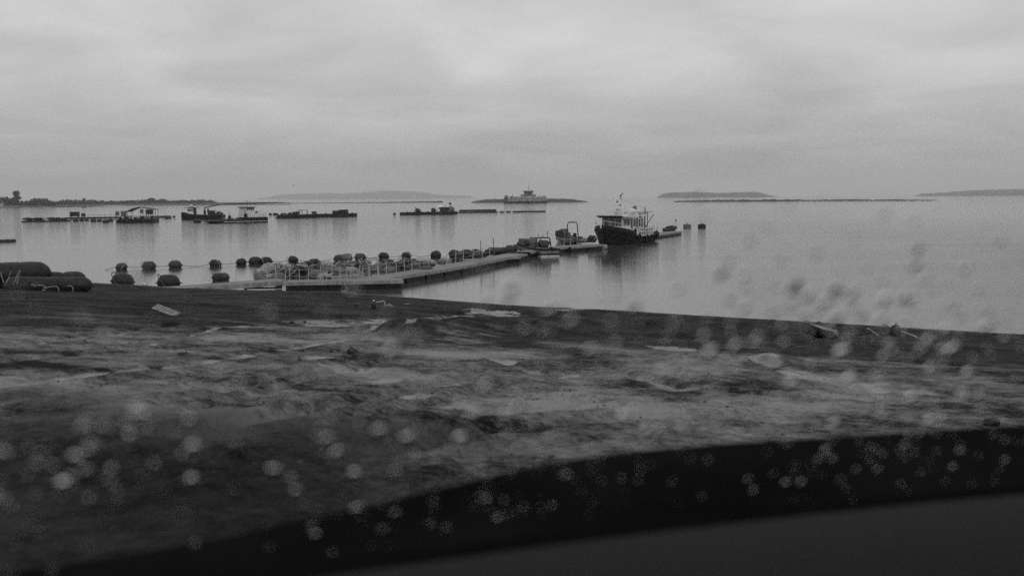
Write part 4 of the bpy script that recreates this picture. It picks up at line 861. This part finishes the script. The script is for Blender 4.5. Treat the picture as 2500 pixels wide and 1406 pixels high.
# raft with open shed
def shed_raft():
    a_, b_ = at(281, 544), at(377, 543.2); d = b_ - a_; Lb = math.hypot(d.x, d.y); T = thing('shed_raft', 'floating raft with an open roofed shed and hanging tarpaulins', 'raft', a_[:], math.atan2(d.y, d.x))
    MB().box((Lb / 2, 3, .78), (Lb, 6, .16)).build('deck', M_dwood, T)
    for x in np.linspace(.06, .94, 9):
        MB().lathe([(-3, .3), (-2.9, .45), (2.9, .45), (3, .3)], 12, Matrix.Translation((Lb * x, 3, .22)) @ Matrix.Rotation(R(90), 4, 'Z')).build('pontoon', M_black, T, True)
    zr = 4.1; s = MB()
    s.prism([(Lb * .28, 2.9), (Lb * .46, 3.75), (Lb * .62, zr), (Lb * .98, 3.4), (Lb * .98, 3.28), (Lb * .62, zr - .12), (Lb * .46, 3.6), (Lb * .28, 2.75)], -.2, 5.8); s.build('roof', M_dsteel, T)
    for x in (.02, .17, .29, .65, .72, .8, .9, .97):
        zt = 2.9 if x < .3 else 3.4
        for y in (.1, 5.6): MB().tube([(Lb * x, y, .8), (Lb * x, y, zt)], .07, 6).build('roof_post', M_steel, T)
    MB().box((Lb * .07, 0, 2.35), (Lb * .09, .06, 1.0)).build('tarpaulin', M_tarp, T); MB().box((Lb * .22, 0, 2.3), (Lb * .13, .06, 1.15)).build('tarpaulin', M_tarp, T)
    MB().box((Lb * .14, 2.8, 3.0), (Lb * .28, 5.6, .08)).build('annex_roof', M_dsteel, T)
    MB().box((Lb * .69, -.02, 2.95), (Lb * .07, .06, 1.1)).build('tarpaulin', M_tarp, T); MB().box((Lb * .89, -.02, 2.75), (Lb * .16, .06, 1.2)).build('tarpaulin', M_dsteel, T)
    for x in np.linspace(.05, .98, 12): MB().tube([(Lb * x, -.02, .85), (Lb * x, -.02, 1.75)], .035, 5).build('rail_post', M_dsteel, T)
    MB().tube([(0, -.02, 1.7), (Lb, -.02, 1.7)], .04, 5).build('hand_rail', M_dsteel, T)
    for k, (x, mm, rr_) in enumerate([(.12, M_black, .45), (.26, M_net, .5), (.36, M_pale, .55), (.5, M_black, .4), (.57, M_pale, .4), (.68, M_net, .5), (.8, M_pale, .45), (.93, M_black, .5)]):
        q = MB().blob((0, 0, rr_ * .8), (rr_ * 1.3, rr_, rr_ * .9), k + 90, 2, .4).build('deck_sack', mm, None, True); q.location = on(T, Lb * x, .8, .86)
        tag(q, '%s heap on the shed raft deck, %s from its landward end' % ({M_black: 'black', M_net: 'netted dark', M_pale: 'pale'}[mm], ordn[k]), 'heap')
    for x in (.15, .4, .62, .85):
        s = MB(); tyre(s, (Lb * x, -.15, .45), .4); s.build('tyre_fender', M_rub, T)
shed_raft()
a_, b_ = at(52, 542.5), at(172, 540.6); d = b_ - a_; Lb = math.hypot(d.x, d.y)
T = thing('log_raft', 'low dark raft of logs lying at the left of the floating shed', 'raft', a_[:], math.atan2(d.y, d.x))
for k in range(4):
    MB().lathe([(0.2 * k, .16), (.6 + .2 * k, .3), (Lb - .4, .28), (Lb, .2)], 10, Matrix.Translation((0, k * .62, .12))).build('log', M_dwood, T)
for x in (.2, .45, .7, .92): MB().box((Lb * x, 1, .45), (.25, 2.6, .14)).build('cross_beam', M_dwood, T)
for k, (x, r_2, z_) in enumerate([(.14, (1.4, .7, .42), .5), (.33, (1.6, .7, .4), .5), (.45, (.7, .6, .35), .5), (.62, (1.2, .7, .45), .45), (.72, (1.5, .7, .4), .4), (.85, (1.3, .7, .4), .4)]):
    lump(T, Lb * x, .8, z_, r_2, 'dark heap on the log raft, %s from its pointed end' % ordn[k], [M_black, M_black, M_pale, M_net, M_black, M_net][k], 30 + k)
a_, b_ = at(160, 535.4), at(290, 533.4); d = b_ - a_; Lb = math.hypot(d.x, d.y)
T = thing('service_raft', 'thin dark service raft carrying a black hut behind the log raft', 'raft', a_[:], math.atan2(d.y, d.x))
MB().box((Lb / 2, 1, .3), (Lb, 2, .5)).build('deck', M_dwood, T)
for x in np.linspace(.1, .95, 9): MB().tube([(Lb * x, .1, .5), (Lb * x, .1, 1.3)], .04, 5).build('rail_post', M_dsteel, T)
MB().tube([(Lb * .05, .1, 1.2), (Lb, .1, 1.2)], .04, 5).build('hand_rail', M_dsteel, T)
def hut(T, x, w_, h_, lab):
    q = thing('raft_hut', lab, 'hut', on(T, x, 1.0, .56), T.rotation_euler.z)
    MB().box((0, 0, h_ / 2 + .25), (w_, 1.6, h_)).build('wall', M_black, q); MB().box((0, 0, h_ + .3), (w_ + .2, 1.9, .12)).build('roof', M_dsteel, q)
    for sx_ in (-1, 1): MB().box((sx_ * w_ * .42, 0, .12), (.15, 1.5, .26)).build('foot', M_dsteel, q)
    MB().box((w_ * .2, -.81, h_ * .5 + .1), (.5, .04, h_ * .7)).build('door', M_dsteel, q)
hut(T, Lb * .18, 2.7, 1.35, 'larger black box hut on the thin service raft'); hut(T, Lb * .34, .95, .85, 'smaller black box beside the hut on the thin service raft')
for px, py, c_l, s_, lab in [(185, 541, 'black', 1.5, 'black float between the two rafts, first from the left'), (200, 540, 'black', 1.3, 'black float between the two rafts, second from the left'), (212, 539.3, 'black', 1.2, 'black float between the two rafts, third from the left'), (228, 541.5, 'black', 1.6, 'black float beside the log raft end, fourth from the left'), (243, 541, 'dgrey', 1.5, 'dark grey float near the shed raft, fifth from the left'), (258, 544, 'black', 1.7, 'black float lying farthest out before the shed raft'), (270, 541, 'black', 1.5, 'black float touching the shed raft corner'), (385, 533, 'dgrey', 1.2, 'dark grey float right of the shed raft, first of the trailing line'), (396, 531.5, 'black', 1.2, 'black float right of the shed raft, second of the trailing line'), (406, 534.5, 'black', 1.3, 'black float hanging low in the trailing line of the shed raft'), (415, 534, 'dgrey', 1.1, 'dark grey float at the end of the trailing line'), (425, 531, 'black', 1.0, 'small black float nearest to the crane boat bow')]:
    p = at(px, py); a_float((p.x, p.y, .25), random.uniform(-.4, .4), c_l, lab, 'floats about the rafts', s_ * .9, 0, None, 'raft_float')
a_, b_ = at(377, 530.5), at(418, 529.5); d = b_ - a_; Lb = d.length; T = thing('boom_log', 'thin dark boom log running right from the shed raft', 'log', a_[:], math.atan2(d.y, d.x)); MB().lathe([(0, .2), (.5, .3), (Lb - .5, .3), (Lb, .15)], 10, Matrix.Translation((0, 0, .15))).build('log_body', M_dwood, T)
for x in (.2, .7): MB().box((Lb * x, 0, .5), (.12, .12, .5)).build('peg', M_dsteel, T)
p = at(205, 507.5); T = thing('far_skiff', 'tiny dark rowing boat far out before the headland wood', 'boat', p[:], .1)
MB().loft(hull_rings([(-1.8, .6, .5, .5, -.2), (0, .8, .7, .45, -.2), (1.3, .5, .3, .6, -.2), (2, .05, .03, .8, -.1)])).build('hull', M_hull, T); MB().box((-.4, 0, .55), (.3, 1.3, .06)).build('thwart', M_wood, T)

# ferry
def ferry():
    a_, b_ = at(1238, 497.0), at(1336, 496.2); d = b_ - a_; Lb = math.hypot(d.x, d.y); T = thing('car_ferry', 'double ended car ferry with central bridge tower before the sand spit', 'ferry', a_[:], math.atan2(d.y, d.x))
    MB().prism([(0, 1.7), (Lb, 1.9), (Lb, .3), (Lb - 1.5, -1), (1.5, -1), (0, .3)], 0, 11).build('hull', M_hull, T)
    g = mat('ferry_grey_paint', 0.23, 0.5, 0.45, .35)
    sd_ = MB(); sd_.box((Lb / 2 + .5, 0.1, 3.2), (Lb - 2.5, .3, 2.9)); side_ = sd_.build('side_wall', g, T); MB().box((Lb / 2 + .5, 10.8, 3.2), (Lb - 2.5, .3, 2.9)).build('side_wall', g, T)
    for k, x in enumerate(np.linspace(.1, .94, 14)): MB().box((Lb * x, -.08, 3.5 if k % 3 else 2.9), (1.1, .08, .8 if k % 3 else 1.7)).build('opening', M_glass if k % 4 else M_dsteel, side_)
    for x in np.linspace(.05, .97, 20): MB().box((Lb * x, -.14, 3.2), (.14, .1, 2.9)).build('frame_rib', g, side_)
    MB().prism([(-.6, 2.0), (.6, 1.6), (1.6, 5.8), (.9, 6.0)], 1.5, 9.5).build('bow_ramp', M_dsteel, T); MB().prism([(Lb + .6, 2.0), (Lb - .6, 1.6), (Lb - 1.6, 5.4), (Lb - .9, 5.6)], 1.5, 9.5).build('stern_ramp', g, T)
    MB().box((Lb * .62, 5.5, 4.9), (Lb * .72, 10.4, .5)).build('car_deck_roof', g, T)
    MB().box((Lb * .12, 1, 4.9), (2.6, 1.6, 1.2)).build('ramp_tower', M_dsteel, T); MB().tube([(Lb * .155, 1, 5), (Lb * .155, 1, 8)], .15, 6).build('post', M_dsteel, T)
    MB().box((Lb * .56, 4, 5.7), (Lb * .31, 7, 1.3)).build('passenger_deck', g, T)
    for x in np.linspace(.43, .69, 9): MB().box((Lb * x, .46, 5.75), (.7, .08, .6)).build('passenger_window', M_glass, T)
    MB().box((Lb * .56, 4, 6.5), (Lb * .34, 7.6, .3)).build('bridge_deck', M_dsteel, T)
    s = MB(); s.loft([[(Lb * .49, 1.5, 6.6), (Lb * .63, 1.5, 6.6), (Lb * .63, 6.5, 6.6), (Lb * .49, 6.5, 6.6)], [(Lb * .465, .9, 9.0), (Lb * .66, .9, 9.0), (Lb * .66, 7, 9.0), (Lb * .465, 7, 9.0)]]); br = s.build('bridge', M_steel, T)
    for x in np.linspace(.49, .64, 6): MB().box((Lb * x, 1.0, 8.1), (.75, .3, 1.0)).build('bridge_window', M_glass, br)
    MB().box((Lb * .563, 4, 9.2), (Lb * .24, 7.4, .35)).build('bridge_roof', M_dsteel, T)
    s = MB(); s.tube([(Lb * .57, 4, 9.3), (Lb * .57, 4, 16.0)], .22, 6, .07); s.tube([(Lb * .55, 4, 11.2), (Lb * .6, 4, 11.2)], .1, 5); s.build('mast', M_steel, T)
    for x, mm in ((.5, M_white), (.62, M_dsteel), (.645, M_white)): MB().blob((Lb * x, 3, 9.8), (.5, .5, .5), 3, 1, .1).build('radome', mm, T)
    for x in (.53, .72): MB().box((Lb * x, -.2, 4.2), (.7, .1, .5)).build('deck_lamp', M_white, T)
    s = MB(); 
    for x in (.8, .88, .95): s.tube([(Lb * x, 1, 5), (Lb * x, 1, 6.2)], .08, 5)
    s.tube([(Lb * .75, 1, 5.8), (Lb * .97, 1, 5.8)], .06, 5); s.build('deck_rail', M_steel, T)
    T.scale = (1, 1, 1.3)
ferry()

# ------------------------------------------------------------------ birds
def gull(loc, rz, label, flying=False):
    T = thing('gull', label, 'bird', loc, rz)
    s = MB(); s.lathe([(-.3, .02), (-.2, .07), (-.02, .11), (.12, .1), (.2, .06), (.26, .075), (.33, .06), (.37, .02), (.44, .005)], 10, Matrix.Translation((0, 0, .22)) @ Matrix.Rotation(-.35 if not flying else 0, 4, 'Y')); s.build('body', M_feather, T, True)
    if flying:
        for sg in (-1, 1):
            s = MB(); s.loft([[(.12, sg * .06, .24), (-.1, sg * .06, .24), (-.1, sg * .06, .27), (.12, sg * .06, .27)], [(.12, sg * .4, .44), (-.04, sg * .4, .44), (-.04, sg * .4, .46), (.12, sg * .4, .46)], [(-.05, sg * .75, .36), (-.1, sg * .75, .36), (-.1, sg * .75, .37), (-.05, sg * .75, .37)]]); s.build('wing', M_gwing, T)
    else:
        for sg in (-1, 1):
            MB().loft([[(.12, sg * .07, .2), (.12, sg * .11, .2), (.12, sg * .1, .32), (.12, sg * .06, .32)], [(-.34, sg * .02, .1), (-.34, sg * .05, .1), (-.34, sg * .04, .15), (-.34, sg * .01, .15)]]).build('wing', M_gwing, T)
            MB().tube([(0, sg * .04, 0), (0, sg * .04, .15)], .012, 5).build('leg', M_gwing, T)
    return T
q = on_ground(898, 717.5); gull((q.x, q.y, q.z), 0.9, 'white gull standing at the waterline before the walkway platform').scale = (.75,) * 3
q = on_ground(353, 699); gull((q.x, q.y, max(q.z, 0.02)), 2.9, 'white gull standing between the two black floats at the water edge').scale = (.6,) * 3
p = atY(717, 456.5, 330); gull(p[:], .6, 'small gull flying alone in the sky before the far hills', True).scale = (1.2,) * 3

# ------------------------------------------------------------------ things on the beach
def ladder_frame():
    a_, b_ = on_ground(372, 762), on_ground(443, 771); p = (a_ + b_) / 2; d = b_ - a_; Lb = math.hypot(d.x, d.y) * .98
    T = thing('slatted_frame', 'pale ladder like slatted frame lying tilted on the dark sand', 'frame', (p.x, p.y, p.z + .06), math.atan2(d.y, d.x), None, .5, .12); T.scale = (.8, .42, .6)
    for y in (-.17, .17): MB().box((0, y, .05), (Lb, .06, .06)).build('rail', mat('faded_plastic', 0.17, 0.7, 0.4, 9), T)
    for k in range(9): MB().box((-Lb / 2 + .05 + (Lb - .1) * k / 8, 0, .05), (.07 + .03 * (k % 2), .3, .05)).build('rung', mat('faded_plastic', 0.17, 0.7, 0.4, 9), T)
    MB().box((0, 0, 0), (Lb * .98, .36, .03)).build('backing', M_dsteel, T); MB().box((Lb * .44, 0, .055), (.16, .34, .06)).build('end_plate', mat('faded_plastic', 0.17, 0.7, 0.4, 9), T)
ladder_frame()
def trailer():
    a_, b_ = on_ground(1985, 823), on_ground(2118, 817); d = b_ - a_; Lb = math.hypot(d.x, d.y)
    T = thing('boat_cradle', 'dark railed boat cradle with a black roller on the right hand beach', 'cradle', (a_.x, a_.y, a_.z), math.atan2(d.y, d.x), None, 0, -math.atan2(d.z, Lb)); T.scale = (1, .6, .7)
    for y, z in ((-.3, .12), (.1, .2), (.5, .3)): MB().box((Lb * .56, y, z), (Lb * .8, .06, .08)).build('rail', M_dsteel, T)
    s = MB(); s.lathe([(-.2, .16), (-.17, .2), (.17, .2), (.2, .16)], 14, Matrix.Translation((Lb * .96, .25, .2)) @ Matrix.Rotation(.3, 4, 'Z')); s.build('roller', M_rub, T, True)
    MB().tube([(Lb * .85, -.4, .35), (Lb * 1.0, -.6, .0)], .05, 6).build('strut', M_pale, T)
    q = on_ground(2004, 824); D_ = thing('beached_dinghy', 'small beached dinghy with dark hull and pale gunwale beside the cradle', 'boat', (q.x, q.y, q.z + .07), 2.6, None, .35, -.16); D_.scale = (.85,) * 3
    st = [(-.5, .26, .2, .22, -.08), (0, .3, .24, .24, -.1), (.4, .24, .14, .3, -.08), (.68, .03, .02, .4, -.02)]
    MB().loft(hull_rings(st)).build('hull', M_hull, D_); side_strip(st, .035, -.05, .03, [-.5, 0, .4, .67], .08).build('gunwale', M_pale, D_)
    MB().box((-.49, 0, .2), (.05, .5, .16)).build('transom', M_pale, D_); MB().box((-.1, 0, .255), (.12, .5, .03)).build('thwart', M_pale, D_)
    MB().blob((.15, 0, .34), (.16, .15, .14), 5, 2, .3).build('motor_cover', M_rub, D_, True)
    q = on_ground(2186, 822); T = thing('beached_buoy', 'dark round buoy standing on the beach at the right', 'buoy', q[:], .3); T.scale = (.46, .46, .62)
    MB().lathe([(-.05, .3), (.05, .38), (.4, .4), (.6, .26), (.68, .08)], 16, Matrix.Rotation(R(-90), 4, 'Y')).build('buoy_body', M_rub, T, True)
    s = MB(); s.tube([(-.1, -.05, .66), (-.06, -.05, .76), (.06, -.05, .76), (.1, -.05, .66)], .02, 6); s.build('eye', M_dsteel, T)
    c0, c1 = on_ground(2160, 812), on_ground(2238, 826); s = MB(); s.tube([c0 + Vector((0, 0, .3)), (c0 + c1) / 2 + Vector((0, -.5, .16)), c1 + Vector((0, 0, .03))], .03, 6); tag(s.build('pale_pole', M_pale), 'thin pale pole leaning in front of the dark beached buoy', 'pole')
trailer()
q = on_ground(913, 757); T = thing('bait_sack', 'dark bulging sack with white tied top on the sand', 'sack', q[:], 0); T.scale = (.6,) * 3; MB().blob((0, 0, .22), (.17, .16, .27), 4, 2, .2).build('sack_body', M_dgrey, T, True); MB().blob((.0, 0, .5), (.07, .07, .05), 2, 1, .3).build('tied_top', M_white, T)
q = on_ground(938, 750); s = MB(); s.tube([(-.3, 0, .2), (0, .05, .24), (.05, 0, .05), (.2, -.05, .12), (.32, 0, .02)], .03, 6); o = s.build('white_rope', M_rope); o.location = q; tag(o, 'short white rope end beside the dark sack on the sand', 'rope')
rocks = [(860, 866, 26, 20, 'rounded dark stone, the largest on the bright mud'), (381, 904, 34, 10, 'flat dark stone lying in the wheel track'), (736, 859, 14, 8, 'small stone left of the largest stone'), (809, 858, 9, 7, 'tiny stone just left of the largest stone'), (826, 855, 8, 6, 'tiny stone nearest to the largest stone'), (731, 878, 9, 8, 'small dark stone below the puddled mud left of centre'), (273, 907, 12, 7, 'small dark stone beside the wheel track at the left'), (444, 867, 13, 9, 'dark stone above the wheel track left of centre'), (713, 790, 12, 7, 'small dark stone on the upper sand near the first track'), (743, 788, 9, 6, 'tiny dark stone on the upper sand right of its neighbour'), (1345, 1112, 20, 8, 'low stone at the near edge of the beach by the car'), (870, 748, 10, 7, 'small dark stone left of the dark sack'), (1040, 835, 12, 6, 'pale streaked stone under the dug bank'), (2420, 1040, 34, 20, 'blurred dark stone near the lower right corner')]
for k, (px, py, wd, ht, lab) in enumerate(rocks):
    q = on_ground(px, py); D = (q - CAM).length; w_ = wd / 2 / F_PX * D; h_ = ht / 2 / F_PX * D
    s = MB(); s.blob((0, 0, h_ * .8), (w_, w_ * .85, h_ * 1.05), k + 3, 3, .35); o = s.build('stone', M_rock, None, True); o.location = q; tag(o, lab, 'stone', 'stones on the beach')
# small pebbles and clods: too many to count
s = MB(); rk = random.Random(21); ico = None
OCT = [(1, 0, 0), (0, 1, 0), (-1, 0, 0), (0, -1, 0), (0, 0, 1), (0, 0, -.4)]; OF = [(0, 1, 4), (1, 2, 4), (2, 3, 4), (3, 0, 4), (1, 0, 5), (2, 1, 5), (3, 2, 5), (0, 3, 5)]
for k in range(9000):
    y = 6 + 40 * rk.random() ** 1.6; x = rk.uniform(-.62, .62) * y + rk.uniform(-1, 1)
    if shore_y(x) - y < 2: continue
    if noise.noise((x * .35, y * .35, 4)) + .5 * noise.noise((x * 1.1, y * 1.1, 8)) < rk.uniform(-.25, .55): continue
    r0 = .004 + .016 * rk.random() ** 4 + .0005 * y; a_ = rk.uniform(0, 3); ca, sa = math.cos(a_), math.sin(a_); z0 = gz(x, y)
    s.add([(x + (vx * ca - vy * sa) * r0 * rk.uniform(.7, 1.5), y + (vx * sa + vy * ca) * r0 * rk.uniform(.7, 1.3), z0 + vz * r0 * .8) for vx, vy, vz in OCT], OF)
tag(s.build('pebbles', M_rock), 'pebbles and clods strewn over the wet mud', None, None, 'stuff')

# ------------------------------------------------------------------ the car the view is taken from
au = R(21.4); U = Vector((math.cos(au), math.sin(au), 0)); NV = Vector((-math.sin(au), math.cos(au), 0)); UP = Vector((0, 0, 1))
M_dash = mat('dashboard_plastic', 0.010, 0.8, 0.1, 60, 0.15, 300, spec=0.1)
M_frit = mat('black_trim', 0.006, 0.8, 0.2, 20, spec=0.0)
M_paint = mat('black_car_paint', 0.007, 0.7, 0.3, 4, spec=0.0)
CARZ = gz(0.4, 0.6)
CAR = thing('parked_car', 'dark car in the foreground, seen over its dashboard through the wet windscreen', 'car', (0.4, 0.6, CARZ), 0)
def car_part(s, name, m, smooth=False):
    s.v = [(p[0] - .4, p[1] - .6, p[2] - CARZ) for p in s.v]; return s.build(name, m, CAR, smooth)
def W(u, n, z): return CAM + U * u + NV * n + UP * z
B0 = 0.985                                        # windscreen foot, along the car's heading
def G_(u, v, off=0.0):                            # point of the windscreen: v 0 foot .. 1 header
    bow_ = -.05 * ((u - .2) / .75) ** 2
    return W(u, B0 + bow_ - .72 * v + off, -.39 + .74 * v)
nu, nv = 16, 10; s = MB()
s.add([G_(-.55 + 1.7 * i / nu, j / nv) for j in range(nv + 1) for i in range(nu + 1)], [(j * (nu + 1) + i, j * (nu + 1) + i + 1, (j + 1) * (nu + 1) + i + 1, (j + 1) * (nu + 1) + i) for j in range(nv) for i in range(nu)])
mg = bpy.data.materials.new('clear_windscreen'); mg.use_nodes = True; t = mg.node_tree; t.nodes.remove(t.nodes['Principled BSDF'])
tb = t.nodes.new('ShaderNodeBsdfTransparent'); tb.inputs[0].default_value = (.95, .95, .95, 1); t.links.new(tb.outputs[0], t.nodes['Material Output'].inputs[0])
car_part(s, 'windscreen', mg)
# dashboard: rounded top falling towards the cabin
s = MB(); prof = [(.95, -.372), (.93, -.362), (.80, -.366), (.66, -.375), (.56, -.40), (.50, -.47), (.48, -.62), (.9, -.62)]
s.loft([[W(u, n + (-.05 * ((u - .2) / .75) ** 2), z) for n, z in prof] for u in np.linspace(-.6, 1.2, 12)]); car_part(s, 'dashboard', M_dash, True)
s = MB(); s.loft([[W(u, .985 + n + (-.05 * ((u - .2) / .75) ** 2), z) for n, z in ((-.03, -.40), (.02, -.375), (.05, -.40), (.02, -.46))] for u in np.linspace(-.6, 1.2, 12)]); car_part(s, 'windscreen_seal', M_frit)
# scuttle and bonnet
edge = []
for px_, Y_ in [(-500, 985), (-50, 925), (200, 890), (400, 856), (630, 812), (860, 762), (1000, 730), (1100, 706), (1220, 678), (1340, 652), (1500, 628), (1750, 607), (2000, 593), (2300, 575), (2500, 565), (3000, 545), (3500, 535)]:
    y_ = F_PX * .387 / Y_; edge.append(((px_ - CX) / F_PX * y_, y_))
s = MB(); zt = -.387; rings = []
inner = [W(u, 1.02 + (-.05 * ((u - .2) / .75) ** 2), -.43) for u in np.linspace(-.6, 1.2, len(edge))]
rows_ = []
for (ex, ey), ip in zip(edge, inner):
    e = CAM + Vector((ex, ey, zt)); r_w = []
    for q, dz in ((0, 0), (.35, .0), (.7, .004), (.93, .0)): r_w.append(ip.lerp(e, q) + UP * dz)
    r_w += [e + UP * -.004, e + Vector((.0, .03, -.03)), e + Vector((-.01, .06, -.14)), e + Vector((-.01, .06, -.5))]; rows_.append(r_w)
n_ = len(rows_[0]); s.add([p for r_w in rows_ for p in r_w], [(i * n_ + k, i * n_ + k + 1, (i + 1) * n_ + k + 1, (i + 1) * n_ + k) for i in range(len(rows_) - 1) for k in range(n_ - 1)])
car_part(s, 'bonnet', M_paint, True)
# roof and pillars
s = MB(); s.loft([[W(u, B0 - .72 + (-.05 * ((u - .2) / .75) ** 2) + n, z) for n, z in ((0.01, .35), (.03, .38), (-.5, .43), (-1.6, .43), (-1.6, .40), (-.5, .40))] for u in np.linspace(-.6, 1.2, 8)]); car_part(s, 'roof', M_paint, True)
for u in (-.57, 1.17):
    s = MB(); s.tube([W(u, B0 - .06, -.42), W(u, B0 - .4, -.04), W(u, B0 - .76, .37)], .04, 8); car_part(s, 'windscreen_pillar', M_frit, True)

# raindrops on the outside of the windscreen
mw = bpy.data.materials.new('rain_water'); mw.use_nodes = True; t = mw.node_tree; b = t.nodes['Principled BSDF']
b.inputs['Base Color'].default_value = (1, 1, 1, 1); b.inputs['Roughness'].default_value = 0.12; b.inputs['IOR'].default_value = 1.33; b.inputs['Transmission Weight'].default_value = 1.0
gn = ((G_(.2, .6) - G_(.2, .4)).cross(U)).normalized()
if gn.y < 0: gn = -gn
gv = (G_(.2, .6) - G_(.2, .4)).normalized()
s = MB(); rd = random.Random(5); cnt = 0
def drop(u, v, r, el, hh):
    c = G_(u, v) + gn * .0006; vs = []; fs = []; nseg = 8
    prof_ = [(1.0, 0.0), (.93, .38), (.72, .70), (.4, .92)]
    wob = [1 + .18 * rd.uniform(-1, 1) for _ in range(nseg)]
    for rr_, hz in prof_:
        for k in range(nseg):
            a_ = 2 * math.pi * k / nseg; vs.append(c + (U * math.cos(a_) * r + gv * math.sin(a_) * r * el) * rr_ * wob[k] + gn * hz * hh * r)
    vs.append(c + gn * hh * r)
    for i in range(3): fs += [(i * nseg + k, i * nseg + (k + 1) % nseg, (i + 1) * nseg + (k + 1) % nseg, (i + 1) * nseg + k) for k in range(nseg)]
    fs += [(3 * nseg + k, 3 * nseg + (k + 1) % nseg, 4 * nseg) for k in range(nseg)]; fs.append(tuple(range(nseg - 1, -1, -1)))
    s.add(vs, fs)
while cnt < 1250:
    u = rd.uniform(-.45, 1.05); v = rd.uniform(.04, .53)
    dens = np.interp(v, [.04, .10, .16, .22, .34, .42, .47, .53], [.04, .3, .8, 1, 1, .5, .16, .02]) * (1.15 if u > .3 else .85)
    if .7 * noise.noise((u * 6, v * 6, 2)) + .4 * noise.noise((u * 17, v * 17, 5)) + .55 < rd.random() or rd.random() > dens: continue
    q = rd.random(); r = (.0012 + .0013 * rd.random() if q < .7 else .0025 + .0022 * rd.random()) * float(np.interp(v, [0, .12, .2, .26, .42, .5], [.85, 1.0, 1.1, 1.25, 1.25, .9]))
    drop(u, v, r, rd.uniform(.8, 1.7), rd.uniform(.18, .55) if v < .2 else rd.uniform(.45, 1.05)); cnt += 1
tag(s.build('raindrops', mw, None, True), 'clear raindrops clinging to the outside of the windscreen', None, None, 'stuff')

# ------------------------------------------------------------------ haze over the water
s = MB(); zb, ztp = -6.0, 220.0
s.add([(-20000, -300, zb), (20000, -300, zb), (20000, 18000, zb), (-20000, 18000, zb), (-20000, -300, ztp), (20000, -300, ztp), (20000, 18000, ztp), (-20000, 18000, ztp)], [(3, 2, 1, 0), (4, 5, 6, 7), (0, 1, 5, 4), (1, 2, 6, 5), (2, 3, 7, 6), (3, 0, 4, 7)])
mh = bpy.data.materials.new('sea_haze'); mh.use_nodes = True; t = mh.node_tree; t.nodes.remove(t.nodes['Principled BSDF'])
pv = t.nodes.new('ShaderNodeVolumePrincipled'); pv.inputs['Color'].default_value = (.95, .95, .95, 1); pv.inputs['Density'].default_value = 1.4e-4
t.links.new(pv.outputs[0], t.nodes['Material Output'].inputs['Volume'])
tag(s.build('haze', mh), 'thin grey sea haze over the bay', None, None, 'stuff')
